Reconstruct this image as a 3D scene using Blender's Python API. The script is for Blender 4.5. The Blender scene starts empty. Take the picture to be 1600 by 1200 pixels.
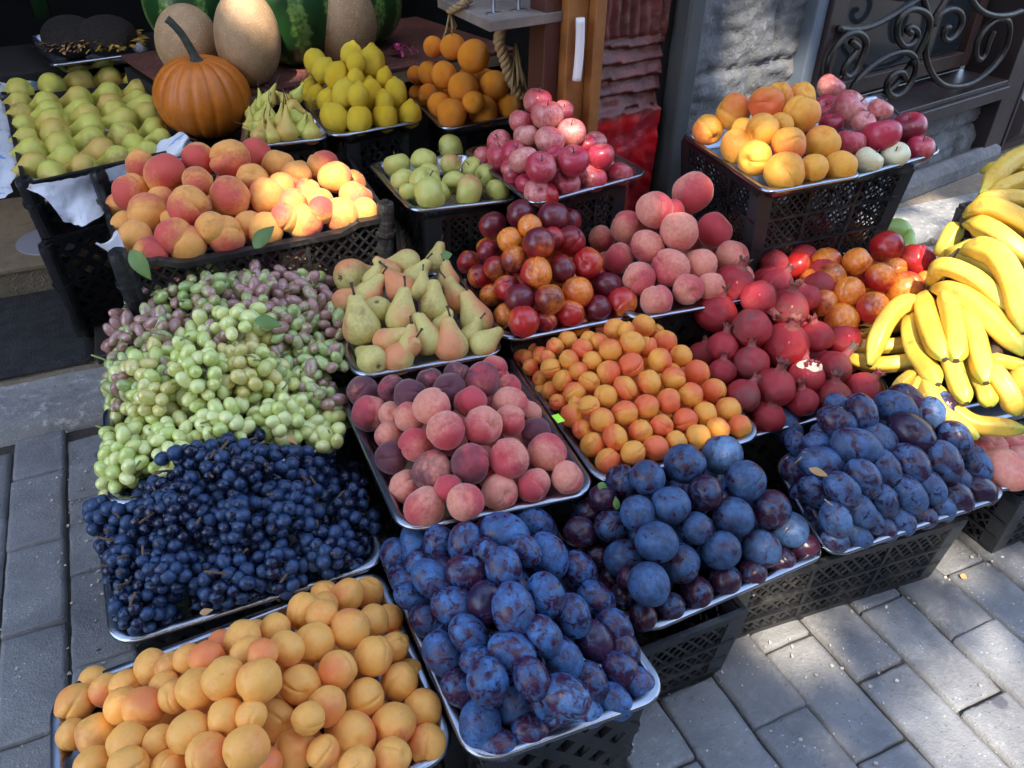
import bpy, math, random
from math import sin, cos, pi, exp, sqrt, atan2, radians, hypot
from mathutils import Vector, Matrix, Quaternion, noise as mnoise
random.seed(7)
SC = bpy.context.scene
COL = SC.collection

# ------------------------------------------------------------------ camera
HC = 1.2                      # camera height above the pavement
FPX = 1264.0                  # focal length in pixels of a 1600 px wide frame
def _n(v): return v.normalized()
def _vp(x, y): return Vector(((x - 800) / FPX, -(y - 600) / FPX, -1.0))
AV = _n(_vp(90, -310))
AU = _vp(4085, -208); AU = _n(AU - AV * AU.dot(AV))
AZ = AU.cross(AV)
RM = Matrix((AU, AV, AZ))     # camera space -> world
CAM = Vector((0, 0, HC))
CR, CU, CB = RM @ Vector((1, 0, 0)), RM @ Vector((0, 1, 0)), RM @ Vector((0, 0, 1))
cd = bpy.data.cameras.new('camera'); cam = bpy.data.objects.new('camera', cd); COL.objects.link(cam)
cam.matrix_world = Matrix.Translation(CAM) @ RM.to_4x4()
cd.sensor_width = 36; cd.lens = 36 * FPX / 1600; cd.clip_start = 0.02; cd.clip_end = 300
SC.camera = cam

# ------------------------------------------------------------------ light
SUN = _n(Vector((-0.28, -0.52, 0.81)))      # towards the sun: behind and to the left of the camera
w = bpy.data.worlds.new('World'); SC.world = w; w.use_nodes = True
nt = w.node_tree; bg = nt.nodes['Background']; sky = nt.nodes.new('ShaderNodeTexSky')
sky.sky_type = 'NISHITA'; sky.sun_disc = False
sky.sun_elevation = math.asin(SUN.z); sky.sun_rotation = atan2(SUN.x, SUN.y)
sky.air_density = 1.0; sky.dust_density = 2.0; sky.ozone_density = 1.0
nt.links.new(sky.outputs[0], bg.inputs[0]); bg.inputs[1].default_value = 0.15
sl = bpy.data.lights.new('sun', 'SUN'); sl.energy = 2.0; sl.angle = radians(0.5); sl.color = (1, 0.9, 0.76)
so = bpy.data.objects.new('sun', sl); COL.objects.link(so)
so.rotation_euler = SUN.to_track_quat('Z', 'Y').to_euler()
SC.view_settings.view_transform = 'Standard'; SC.view_settings.look = 'None'
SC.view_settings.exposure = 2.4; SC.view_settings.gamma = 1

# ------------------------------------------------------------------ helpers
def ray(x, y): return RM @ Vector(((x - 800) / FPX, -(y - 600) / FPX, -1.0))
def at(x, y, z):
    r = ray(x, y); t = (z - HC) / r.z
    return CAM + r * t
def tag(o, label=None, cat=None, group=None, kind=None):
    if label: o['label'] = label
    if cat: o['category'] = cat
    if group: o['group'] = group
    if kind: o['kind'] = kind
    return o
def obj(name, data, mat=None, parent=None):
    if mat is not None and hasattr(data, 'materials') and not data.materials: data.materials.append(mat)
    o = bpy.data.objects.new(name, data); COL.objects.link(o)
    if parent is not None: o.parent = parent
    return o
def empty(name, loc=(0, 0, 0)):
    o = bpy.data.objects.new(name, None); COL.objects.link(o); o.location = loc; o.empty_display_size = 0.05
    return o
def mesh(name, v, f, smooth=True, mat=None):
    m = bpy.data.meshes.new(name); m.from_pydata([tuple(p) for p in v], [], f); m.update()
    if smooth: m.polygons.foreach_set('use_smooth', [True] * len(m.polygons))
    if mat: m.materials.append(mat)
    return m
class MB:
    """collects boxes, bars and tubes into one mesh"""
    def __init__(s): s.v = []; s.f = []
    def add(s, v, f):
        k = len(s.v); s.v += [Vector(p) for p in v]; s.f += [tuple(i + k for i in q) for q in f]
    def box(s, c, ex, ey, ez):
        c = Vector(c); ex = Vector(ex); ey = Vector(ey); ez = Vector(ez)
        s.add([c + a * ex + b * ey + d * ez for d in (-1, 1) for b in (-1, 1) for a in (-1, 1)],
              [(0, 2, 3, 1), (4, 5, 7, 6), (0, 1, 5, 4), (2, 6, 7, 3), (0, 4, 6, 2), (1, 3, 7, 5)])
    def bar(s, p, q, w, h, up):
        p = Vector(p); q = Vector(q); d = (q - p); L = d.length
        if L < 1e-6: return
        d /= L; up = Vector(up); sd = d.cross(up).normalized(); up = sd.cross(d)
        s.box((p + q) / 2, d * L / 2, sd * w / 2, up * h / 2)
    def tube(s, pts, r, n=8, cap=True):
        pts = [Vector(p) for p in pts]; k0 = len(s.v); rr = r if isinstance(r, (list, tuple)) else [r] * len(pts)
        up = Vector((0.13, 0.21, 1)).normalized(); fr = None
        for i, p in enumerate(pts):
            d = (pts[min(i + 1, len(pts) - 1)] - pts[max(i - 1, 0)]).normalized()
            if fr is None:
                a = d.cross(up); a = a.normalized() if a.length > 1e-4 else Vector((1, 0, 0))
            else:
                a = (fr - d * fr.dot(d)).normalized()
            fr = a; b = d.cross(a)
            for k in range(n):
                t = 2 * pi * k / n; s.v.append(p + (a * cos(t) + b * sin(t)) * rr[i])
        for i in range(len(pts) - 1):
            for k in range(n):
                a = k0 + i * n + k; b = k0 + i * n + (k + 1) % n
                s.f.append((a, b, b + n, a + n))
        if cap:
            s.f.append(tuple(k0 + k for k in range(n))[::-1]); e = k0 + (len(pts) - 1) * n
            s.f.append(tuple(e + k for k in range(n)))
    def build(s, name, mat, parent=None, smooth=False, bevel=0):
        m = mesh(name, s.v, s.f, smooth, mat); o = obj(name, m, None, parent)
        if bevel:
            b = o.modifiers.new('bevel', 'BEVEL'); b.width = bevel; b.segments = 2; b.limit_method = 'ANGLE'
        return o
def smooth_line(pts, n=6):
    pts = [Vector(p) for p in pts]; P = [2 * pts[0] - pts[1]] + pts + [2 * pts[-1] - pts[-2]]; out = []
    for i in range(1, len(P) - 2):
        a, b, c, d = P[i - 1:i + 3]
        for k in range(n):
            t = k / n
            out.append(0.5 * (2 * b + (c - a) * t + (2 * a - 5 * b + 4 * c - d) * t * t + (3 * b - a - 3 * c + d) * t ** 3))
    out.append(pts[-1]); return out

# ------------------------------------------------------------------ materials
class NT:
    def __init__(s, name):
        s.m = bpy.data.materials.new(name); s.m.use_nodes = True; s.t = s.m.node_tree
        s.b = s.t.nodes['Principled BSDF']; s.out = s.t.nodes['Material Output']
    def n(s, typ, **kw):
        x = s.t.nodes.new(typ)
        for k, v in kw.items(): setattr(x, k, v)
        return x
    def l(s, a, b): s.t.links.new(a, b)
    def set(s, sock, v):
        if isinstance(v, bpy.types.NodeSocket): s.l(v, sock)
        elif isinstance(v, (tuple, list)) and len(v) == 3 and sock.type == 'RGBA': sock.default_value = (*v, 1)
        else: sock.default_value = v
    def math(s, op, a, b=0.0, clamp=False):
        x = s.n('ShaderNodeMath', operation=op, use_clamp=clamp); s.set(x.inputs[0], a); s.set(x.inputs[1], b); return x.outputs[0]
    def mix(s, f, a, b, mode='MIX'):
        x = s.n('ShaderNodeMix', data_type='RGBA', blend_type=mode); s.set(x.inputs[0], f); s.set(x.inputs[6], a); s.set(x.inputs[7], b); return x.outputs[2]
    def ramp(s, f, lo, hi, a=0.0, b=1.0):
        x = s.n('ShaderNodeMapRange', interpolation_type='SMOOTHSTEP'); s.set(x.inputs[0], f)
        x.inputs[1].default_value = lo; x.inputs[2].default_value = hi; x.inputs[3].default_value = a; x.inputs[4].default_value = b; return x.outputs[0]
    def noise(s, vec, scale, detail=3, rough=.55, dist=0.0):
        x = s.n('ShaderNodeTexNoise'); s.l(vec, x.inputs['Vector']); x.inputs['Scale'].default_value = scale; x.inputs['Detail'].default_value = detail
        x.inputs['Roughness'].default_value = rough; x.inputs['Distortion'].default_value = dist; return x.outputs[0]
    def voro(s, vec, scale, feature='F1', out=0):
        x = s.n('ShaderNodeTexVoronoi', feature=feature); s.l(vec, x.inputs['Vector']); x.inputs['Scale'].default_value = scale; return x.outputs[out]
    def obcoord(s):
        """object coordinates shifted by each object's own random number"""
        tc = s.n('ShaderNodeTexCoord'); oi = s.n('ShaderNodeObjectInfo'); s.oi = oi; s.raw = tc.outputs['Object']
        r = s.math('MULTIPLY', oi.outputs['Random'], 61.0); cx = s.n('ShaderNodeCombineXYZ')
        s.l(r, cx.inputs[0]); s.l(s.math('MULTIPLY', oi.outputs['Random'], 37.0), cx.inputs[1])
        va = s.n('ShaderNodeVectorMath', operation='ADD'); s.l(tc.outputs['Object'], va.inputs[0]); s.l(cx.outputs[0], va.inputs[1])
        sp = s.n('ShaderNodeSeparateXYZ'); s.l(tc.outputs['Object'], sp.inputs[0]); s.x, s.y, s.z = sp.outputs
        sc = s.n('ShaderNodeSeparateColor'); s.l(oi.outputs['Color'], sc.inputs[0]); s.cr, s.cg, s.cb = sc.outputs
        return va.outputs[0]
    def bump(s, h, strength=.2, dist=.02):
        x = s.n('ShaderNodeBump'); x.inputs['Strength'].default_value = strength; x.inputs['Distance'].default_value = dist
        s.l(h, x.inputs['Height']); s.l(x.outputs[0], s.b.inputs['Normal'])
    def done(s, col, rough=.5, **kw):
        s.set(s.b.inputs['Base Color'], col); s.set(s.b.inputs['Roughness'], rough)
        for k, v in kw.items(): s.set(s.b.inputs[k.replace('_', ' ')], v)
        return s.m

def blush_mat(name, base, base2, red, dark, rough=.5, sheen=0.0, bump=.1, spot=None, axis=.55, coat=0.0, stripe=0.0, sss=0.0, width=.34, bk=2.0, dn=.25, off=.55):
    """fruit skin: a ground colour that drifts, a red blush on one side; object colour R = how much blush, G = how dark"""
    t = NT(name); v = t.obcoord()
    n1 = t.noise(v, 1.3, 4, .6); n2 = t.noise(v, 5.0, 4, .65); n3 = t.noise(v, 26, 2)
    m = t.math('ADD', t.math('MULTIPLY', t.y, axis * .8), t.math('MULTIPLY', t.math('SUBTRACT', n1, .5), 1.0))
    m = t.math('ADD', m, t.math('MULTIPLY', t.math('SUBTRACT', n2, .5), .35))
    m = t.math('ADD', m, t.math('MULTIPLY', t.math('SUBTRACT', t.cr, off), bk))
    if stripe:
        mp = t.n('ShaderNodeMapping'); mp.inputs['Scale'].default_value = (7, 7, .7); t.l(v, mp.inputs[0])
        m = t.math('ADD', m, t.math('MULTIPLY', t.math('SUBTRACT', t.noise(mp.outputs[0], 1.6, 4, .7), .5), stripe))
    mask = t.ramp(m, -width * 1.5, width * 1.5)
    c = t.mix(t.ramp(n2, .35, .7), base, base2)
    c = t.mix(mask, c, red)
    dk = t.ramp(t.math('ADD', t.math('ADD', t.math('MULTIPLY', n1, .7), t.math('MULTIPLY', n2, dn)), t.math('ADD', t.math('MULTIPLY', t.x, -.22), t.math('MULTIPLY', t.cg, .95))), .66 + .5 * dn, 1.12 + .5 * dn)
    c = t.mix(dk, c, dark)
    c = t.mix(t.math('MULTIPLY', t.ramp(n3, .55, .75), .14), c, t.mix(.5, c, (.9, .75, .5)))
    # stem hollow: greenish brown round the pole
    pole = t.ramp(t.math('ADD', t.z, t.math('MULTIPLY', n2, .06)), .86, .96)
    if spot:
        sp = t.ramp(t.voro(v, spot[1]), .05, spot[2] if len(spot) > 2 else .10, 1, 0)
        sp = t.math('MULTIPLY', sp, t.ramp(t.noise(v, 2.2), .5, .62)); c = t.mix(t.math('MULTIPLY', sp, .75), c, spot[0])
    bru = t.math('MULTIPLY', t.ramp(t.noise(v, 1.9, 5, .7, .4), .66, .74), .55)
    c = t.mix(bru, c, t.mix(.6, c, (.16, .07, .03)))
    t.bump(t.math('ADD', t.noise(v, 60, 2), t.math('MULTIPLY', n2, .8)), bump, .03)
    kw = dict(Coat_Weight=coat, Coat_Roughness=.18)
    if sheen: kw.update(Sheen_Weight=sheen, Sheen_Roughness=.4, Sheen_Tint=(1, .9, .85))
    if sss: kw.update(Subsurface_Weight=sss, Subsurface_Scale=.006, Subsurface_Radius=(1, .45, .2))
    return t.done(c, t.math('ADD', t.math('MULTIPLY', n2, .15), rough - .07), **kw)

def bloom_mat(name, skin, skin2, bloom, rough=.4, scale=2.2, cover=.5, streak=0.0, fine=9.0, red=.55):
    """waxy bloom rubbed off in patches over a dark glossy skin; object colour R shifts the cover, G reddens"""
    t = NT(name); v = t.obcoord()
    n1 = t.noise(v, scale, 5, .62, .7); n2 = t.noise(v, fine, 4, .7, .4); n3 = t.noise(v, 1.1, 2)
    a = t.math('ADD', n1, t.math('MULTIPLY', t.math('SUBTRACT', n2, .5), .42))
    a = t.math('ADD', a, t.math('MULTIPLY', t.math('SUBTRACT', t.cr, .5), .6))
    m = t.ramp(a, 1 - cover - .075, 1 - cover + .075)
    rub = t.ramp(t.voro(v, 3.4), .10, .16); m = t.math('MULTIPLY', m, t.math('MAXIMUM', rub, t.ramp(n3, .45, .55)))
    c = t.mix(t.ramp(n3, .4, .65), skin, skin2)
    c = t.mix(t.math('MULTIPLY', t.cg, red), c, (.16, .022, .022))
    b = t.mix(t.ramp(t.math('ADD', n2, t.math('MULTIPLY', t.math('SUBTRACT', n3, .5), .8)), .3, .7), bloom, tuple(x * .40 for x in bloom))
    c = t.mix(t.math('MULTIPLY', m, .90), c, b)
    t.bump(t.math('ADD', n2, m), .07, .02)
    return t.done(c, t.math('ADD', t.math('MULTIPLY', m, .3), rough - .08), Specular_IOR_Level=.45)

M = {}
M['apricot'] = blush_mat('apricot_skin', (.84, .36, .045), (.80, .33, .05), (.78, .14, .04), (.5, .14, .03), .52, sheen=.06, bump=.09, spot=((.25, .08, .03), 7), sss=.1, axis=1.0, bk=1.6)
M['apricot_pale'] = blush_mat('pale_apricot_skin', (.88, .43, .085), (.84, .38, .08), (.82, .22, .06), (.5, .17, .05), .50, sheen=.08, bump=.09, spot=((.25, .08, .03), 7), sss=.12, axis=.8, bk=1.8, off=.72)
M['peach'] = blush_mat('peach_skin', (.74, .30, .19), (.68, .20, .15), (.52, .05, .065), (.115, .026, .040), .72, sheen=.38, bump=.16, axis=.8, stripe=.6, bk=1.7)
M['yellow_peach'] = blush_mat('yellow_peach_skin', (.86, .40, .085), (.84, .34, .08), (.64, .085, .06), (.28, .02, .03), .68, sheen=.28, bump=.14, axis=1.0, stripe=.8, bk=1.6, off=.66)
M['gold_peach'] = blush_mat('golden_peach_skin', (.80, .38, .04), (.76, .32, .035), (.72, .13, .03), (.4, .10, .02), .6, sheen=.08, bump=.12, axis=.6)
M['nectarine'] = blush_mat('nectarine_skin', (.84, .30, .035), (.74, .14, .022), (.46, .016, .016), (.12, .007, .018), .3, bump=.06, axis=.9, coat=.25, spot=((.8, .5, .2), 14), stripe=.4)
M['apple_red'] = blush_mat('red_apple_skin', (.70, .34, .26), (.62, .20, .19), (.44, .026, .06), (.17, .007, .024), .33, bump=.04, axis=.3, coat=.2, spot=((.85, .6, .5), 16, .07), stripe=1.4)
M['apple_cream'] = blush_mat('cream_apple_skin', (.70, .66, .42), (.66, .60, .36), (.66, .40, .30), (.5, .4, .2), .35, bump=.04, coat=.15)
M['apple_green'] = blush_mat('green_apple_skin', (.50, .50, .11), (.55, .52, .15), (.55, .20, .09), (.4, .14, .06), .38, bump=.05, axis=.5, coat=.1, spot=((.16, .12, .04), 6), stripe=.7)
M['pear_red'] = blush_mat('blushed_pear_skin', (.64, .56, .17), (.60, .45, .15), (.72, .27, .11), (.25, .13, .04), .5, bump=.25, axis=1.2, bk=1.5, off=.68, spot=((.20, .09, .03), 5, .14))
M['pear_green'] = blush_mat('green_pear_skin', (.52, .53, .09), (.58, .56, .11), (.60, .38, .09), (.22, .15, .04), .45, bump=.1, axis=.5, spot=((.14, .09, .03), 8))
M['lemon'] = blush_mat('lemon_peel', (.86, .58, .015), (.82, .52, .015), (.80, .60, .04), (.5, .3, .02), .38, bump=.5, axis=.4)
M['orange'] = blush_mat('orange_peel', (.90, .31, .012), (.88, .28, .010), (.84, .23, .01), (.6, .15, .01), .38, bump=.5, axis=.3)
M['pomegranate'] = blush_mat('pomegranate_rind', (.48, .018, .030), (.50, .045, .055), (.34, .006, .014), (.19, .06, .05), .38, bump=.45, axis=.5, spot=((.09, .05, .04), 4, .3), coat=.15, bk=1.3, dn=.9)
M['green_fruit'] = blush_mat('lime_green_skin', (.36, .52, .08), (.42, .58, .12), (.30, .46, .07), (.2, .3, .05), .35, bump=.04)
M['oval_plum'] = bloom_mat('oval_plum_skin', (.012, .012, .045), (.045, .012, .040), (.060, .170, .41), .34, 1.9, .46, fine=6, red=.35)
M['round_plum'] = bloom_mat('round_plum_skin', (.022, .010, .026), (.05, .012, .026), (.052, .125, .275), .33, 1.3, .55, fine=4, red=.3)
M['dark_plum'] = bloom_mat('long_plum_skin', (.022, .012, .032), (.035, .014, .038), (.066, .145, .32), .30, 1.7, .53, fine=5, red=.3)
M['blue_grape'] = bloom_mat('blue_grape_skin', (.006, .010, .032), (.008, .010, .032), (.032, .076, .185), .22, 1.0, .58, fine=3, red=.0)

def grape_mat(name, a, b, c):
    t = NT(name); v = t.obcoord(); n1 = t.noise(v, 1.2, 3); n2 = t.noise(v, 6, 4, .7)
    col = t.mix(t.ramp(t.math('ADD', t.math('MULTIPLY', t.oi.outputs['Random'], .6), t.math('MULTIPLY', n1, .6)), .35, .8), a, b)
    col = t.mix(t.math('MULTIPLY', t.ramp(t.math('ADD', n1, t.math('MULTIPLY', t.math('SUBTRACT', t.cr, .5), 1.2)), .45, .66), .85), col, c)
    sp = t.math('MULTIPLY', t.ramp(t.voro(v, 4.5), .06, .14, 1, 0), t.ramp(t.noise(v, 1.7), .52, .6)); col = t.mix(t.math('MULTIPLY', sp, .7), col, (.14, .07, .03))
    dust = t.math('MULTIPLY', t.ramp(n2, .45, .7), .3); col = t.mix(dust, col, (.55, .58, .42))
    t.bump(n2, .05, .02)
    return t.done(col, t.math('ADD', t.math('MULTIPLY', dust, .6), .13), Subsurface_Weight=.6, Subsurface_Scale=.008, Subsurface_Radius=(.8, 1, .35), Specular_IOR_Level=.7, Coat_Weight=.5, Coat_Roughness=.12)
M['green_grape'] = grape_mat('green_grape_skin', (.56, .64, .17), (.72, .74, .30), (.64, .52, .16))
M['pink_grape'] = grape_mat('pink_grape_skin', (.33, .42, .12), (.42, .50, .17), (.38, .14, .17))

def simple(name, col, rough=.6, bump=0.0, bscale=20, var=.25, metallic=0.0, coords='Object', scale=4.0, **kw):
    t = NT(name); tc = t.n('ShaderNodeTexCoord'); v = tc.outputs[coords]
    n1 = t.noise(v, scale, 5, .6); n2 = t.noise(v, bscale, 4, .6)
    c = t.mix(t.ramp(n1, .3, .7), tuple(x * (1 - var) for x in col), tuple(min(1, x * (1 + var)) for x in col))
    if bump: t.bump(n2, bump, .01)
    return t.done(c, t.math('ADD', t.math('MULTIPLY', n2, .2), rough - .1), Metallic=metallic, **kw)
def black_plastic():
    t = NT('black_plastic'); tc = t.n('ShaderNodeTexCoord'); v = tc.outputs['Object']; n1 = t.noise(v, 9, 5, .7); n2 = t.noise(v, 70, 4, .7); n3 = t.noise(v, 3, 3)
    d = t.math('MULTIPLY', t.ramp(t.math('ADD', t.math('MULTIPLY', n1, .6), t.math('MULTIPLY', n2, .5)), .52, .72), .55)
    c = t.mix(d, t.mix(n3, (.009, .0095, .011), (.017, .017, .019)), (.075, .068, .058)); t.bump(n2, .15, .004)
    return t.done(c, t.math('ADD', t.math('MULTIPLY', d, .6), .33))
M['black_plastic'] = black_plastic()
M['grey_plastic'] = simple('grey_plastic', (.030, .032, .036), .45, .1, 60, .35)
M['stem'] = simple('dry_stem', (.14, .085, .045), .8, .3, 40)
M['stem_green'] = simple('green_stem', (.22, .25, .07), .7, .2, 40)
M['stem_dark'] = simple('dark_stem', (.07, .04, .025), .8, .3, 40)
M['leaf'] = simple('leaf_green', (.11, .19, .045), .5, .15, 30)
M['dry_leaf'] = simple('dry_leaf', (.42, .25, .11), .8, .2, 30)
M['rope'] = simple('rope_fibre', (.34, .23, .11), .9, .5, 90)
M['white_metal'] = simple('white_bracket_paint', (.72, .72, .74), .35, .03, 20, .12)
M['screw'] = simple('zinc_screw', (.6, .6, .62), .3, 0, 20, .1, metallic=1.0)
M['shop_dark'] = simple('dark_shop_interior', (.009, .009, .010), .8, .1, 8)  # near-black colour puts the room's deep shade into the surface
M['pole'] = simple('grey_pole_paint', (.075, .08, .082), .5, .1, 30)
M['black_strip'] = simple('black_gap_strip', (.005, .005, .006), .6)
M['iron'] = simple('wrought_iron', (.032, .028, .025), .42, .25, 40, .4, metallic=.5)
M['bronze_paint'] = simple('dark_bronze_paint', (.038, .027, .028), .4, .1, 40, .3)
M['grey_frame'] = simple('blue_grey_frame', (.12, .15, .19), .45, .05, 40, .15)
M['red_tag'] = simple('red_label', (.55, .06, .05), .5)
M['neon'] = simple('neon_green_sticker', (.45, .9, .06), .5, 0, 20, .05)
M['ribbon'] = simple('pink_foil_ribbon', (.75, .10, .30), .25, 0, 20, .2, metallic=.4)
M['mat'] = simple('rubber_doormat', (.028, .030, .033), .95, .9, 220, .35, scale=30)
M['aril'] = simple('pomegranate_aril', (.20, .01, .02), .25)
M['pith'] = simple('pomegranate_pith', (.80, .68, .48), .6, .1)
M['glass_green'] = simple('bottle_glass', (.02, .09, .03), .08)
M['white_plastic'] = simple('white_crumpled_cup', (.75, .76, .80), .45, .1, 20, .08)
M['disc'] = simple('pale_plastic_disc', (.30, .30, .36), .35, .02, 20, .08)

def tray_metal():
    t = NT('stainless_steel'); v = t.obcoord(); n1 = t.noise(v, 14, 4); mp = t.n('ShaderNodeMapping'); mp.inputs['Scale'].default_value = (2, 60, 60); t.l(v, mp.inputs[0])
    n2 = t.noise(mp.outputs[0], 6, 3); t.bump(n2, .02, .003)
    c = t.mix(t.ramp(n1, .4, .7), (.37, .385, .42), (.29, .295, .32))
    return t.done(c, t.math('ADD', t.math('MULTIPLY', n1, .16), .17), Metallic=1.0)
M['steel'] = tray_metal()
# ================================================================== SETTING
def wn(p, s, o=0.0): return mnoise.noise(Vector(p) * s + Vector((o, o * 1.7, o * .3)))
WA = radians(12.6); WD = Vector((cos(WA), sin(WA), 0)); WN = Vector((-sin(WA), cos(WA), 0))   # along the facade, into the facade
WP = at(1450, 290, 0.0)
def wpt(s, z, n=0.0): return WP + WD * s + WN * n + Vector((0, 0, z))
def wpx(x, y, n=0.0):
    r = ray(x, y); t = (WP + WN * n - CAM).dot(WN) / r.dot(WN); return CAM + r * t
def wbox(mb, s0, s1, z0, z1, n0, n1):
    mb.box(wpt((s0 + s1) / 2, (z0 + z1) / 2, (n0 + n1) / 2), WD * (s1 - s0) / 2, WN * (n1 - n0) / 2, (0, 0, (z1 - z0) / 2))

# --- pavement of stone setts
def pav_mat():
    t = NT('paving_stone'); tc = t.n('ShaderNodeTexCoord'); v = tc.outputs['Object']
    at_ = t.n('ShaderNodeAttribute', attribute_name='tone')
    n1 = t.noise(v, 7, 5, .65); n2 = t.noise(v, 60, 4, .7); n3 = t.noise(v, 240, 2)
    c = t.mix(t.ramp(n1, .3, .7), (.135, .137, .142), (.225, .228, .232))
    c = t.mix(t.math('MULTIPLY', at_.outputs['Fac'], .7), c, (.095, .095, .10)); c = t.mix(t.math('MULTIPLY', t.ramp(t.noise(v, 2.6, 3), .45, .65), .35), c, (.27, .25, .22))
    c = t.mix(t.math('MULTIPLY', t.ramp(n2, .48, .75), .3), c, (.33, .32, .30))
    fl = t.ramp(t.voro(v, 95), .10, .16, 1, 0); fl = t.math('MULTIPLY', fl, t.ramp(t.noise(v, 14, 2), .5, .6)); c = t.mix(t.math('MULTIPLY', fl, .8), c, (.60, .58, .54))
    st = t.math('MULTIPLY', t.ramp(t.voro(v, 9), .12, .17, 1, 0), t.ramp(t.noise(v, 3), .5, .56)); c = t.mix(t.math('MULTIPLY', st, .7), c, (.045, .045, .062))
    pit = t.ramp(t.voro(v, 60), .08, .14, 1, 0)
    c = t.mix(t.math('MULTIPLY', pit, .3), c, (.05, .05, .05))
    h = t.math('SUBTRACT', t.math('ADD', t.math('MULTIPLY', n1, 1.2), t.math('ADD', n2, t.math('MULTIPLY', n3, .35))), pit)
    t.bump(h, .5, .006)
    return t.done(c, t.math('SUBTRACT', .80, t.math('MULTIPLY', n1, .3)))
M['paving'] = pav_mat()
M['dirt'] = simple('joint_dirt', (.05, .042, .034), .95, .6, 120, .4)
def build_pavement():
    v = []; f = []; tone = []
    rnd = random.Random(3)
    for k in range(-16, 24):
        x0 = .687 + .111 * k
        base = .505 if k % 2 == 0 else .393
        for j in range(-3, 7):
            y0 = base + .224 * j
            y1 = y0 + .224
            if y1 > 1.79: y1 = 1.775
            if y1 - y0 < .05: continue
            xa, xb, ya, yb = x0 + .0025 + rnd.uniform(-.001, .001), x0 + .111 - .002 + rnd.uniform(-.002, .002), y0 + .0025 + rnd.uniform(-.002, .002), y1 - .002 + rnd.uniform(-.002, .003)
            nx, ny = 10, 20; k0 = len(v); dz = rnd.uniform(-.003, .003); tn = rnd.random(); o = rnd.uniform(0, 50)
            tx, ty = rnd.uniform(-.025, .025), rnd.uniform(-.02, .02)
            for iy in range(ny + 1):
                for ix in range(nx + 1):
                    u, q = ix / nx, iy / ny
                    # spread samples to the rims so that the worn, rounded edge has points
                    eu = .5 - .5 * cos(pi * u); eq = .5 - .5 * cos(pi * q)
                    x = xa + (xb - xa) * eu; y = ya + (yb - ya) * eq
                    cx, cy = min(x - xa, xb - x), min(y - ya, yb - y); e = min(cx, cy)
                    wob = .0022 * wn((x, y, o), 22)
                    z = dz + tx * (x - (xa + xb) / 2) + ty * (y - (ya + yb) / 2) + .0028 * wn((x, y, 0), 14, o) + .0012 * wn((x, y, 0), 55, o)
                    rr = .0045
                    if e < rr: z -= (rr - sqrt(max(0, rr * rr - (rr - e) ** 2))) * .9
                    if e < 1e-5: z = -.016
                    if cx < .012: x += wob
                    if cy < .012: y += wob
                    v.append((x, y, z)); tone.append(tn)
            for iy in range(ny):
                for ix in range(nx):
                    a = k0 + iy * (nx + 1) + ix; f.append((a, a + 1, a + nx + 2, a + nx + 1))
    m = mesh('pavement', v, f, True, M['paving'])
    a = m.attributes.new('tone', 'FLOAT', 'POINT'); a.data.foreach_set('value', tone)
    tag(obj('pavement', m), kind='structure')
    g = MB(); g.box((0, 0, -.031), (30, 0, 0), (0, 30, 0), (0, 0, .02)); tag(g.build('ground', M['dirt']), kind='structure')
build_pavement()

def stone_mat(name, a, b, lichen=.4, bump=.6):
    t = NT(name); tc = t.n('ShaderNodeTexCoord'); v = tc.outputs['Object']
    n1 = t.noise(v, 5, 6, .65); n2 = t.noise(v, 38, 5, .7); n3 = t.noise(v, 150, 3)
    c = t.mix(t.ramp(n1, .3, .7), a, b); c = t.mix(t.math('MULTIPLY', t.ramp(n2, .52, .7), lichen), c, tuple(min(1, x * 2.1) for x in b))
    c = t.mix(t.math('MULTIPLY', t.ramp(n2, .46, .3), .5), c, tuple(x * .4 for x in a))
    t.bump(t.math('ADD', n2, t.math('MULTIPLY', n3, .5)), bump, .008)
    return t.done(c, .8)
M['kerb'] = stone_mat('kerb_stone', (.17, .17, .17), (.27, .268, .26), .6)
M['wall_stone'] = stone_mat('wall_stone', (.095, .098, .104), (.175, .178, .182), .4, .7)
M['floor_tile'] = stone_mat('entrance_tile', (.17, .13, .085), (.24, .19, .12), .15, .25)
M['riser'] = stone_mat('riser_stone', (.14, .11, .08), (.22, .18, .13), .3, 1.0)
def slab(x0, x1, y0, y1, z, name, mat, h=.06, step=.02, amp=.003):
    v = []; f = []; nx = int((x1 - x0) / step); ny = max(2, int((y1 - y0) / step))
    for j in range(ny + 1):
        for i in range(nx + 1):
            x = x0 + (x1 - x0) * i / nx; y = y0 + (y1 - y0) * j / ny
            zz = z + amp * wn((x, y, 0), 9) + amp * .5 * wn((x, y, 0), 40); yy = y
            if j == 0: zz -= h
            if j == 1: yy = y0 + .004 + .004 * wn((x, 0, 0), 12); zz -= .004
            v.append((x, yy, zz))
    for j in range(ny):
        for i in range(nx):
            a = j * (nx + 1) + i; f.append((a, a + 1, a + nx + 2, a + nx + 1))
    return obj(name, mesh(name, v, f, True, mat))
tag(slab(-2.4, 4.0, 1.775, 1.965, .035, 'kerb', M['kerb']), kind='structure')
tag(slab(-2.4, 4.0, 1.967, 4.6, .028, 'shop_floor', M['riser'], .05, .05, .004), kind='structure')

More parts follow.
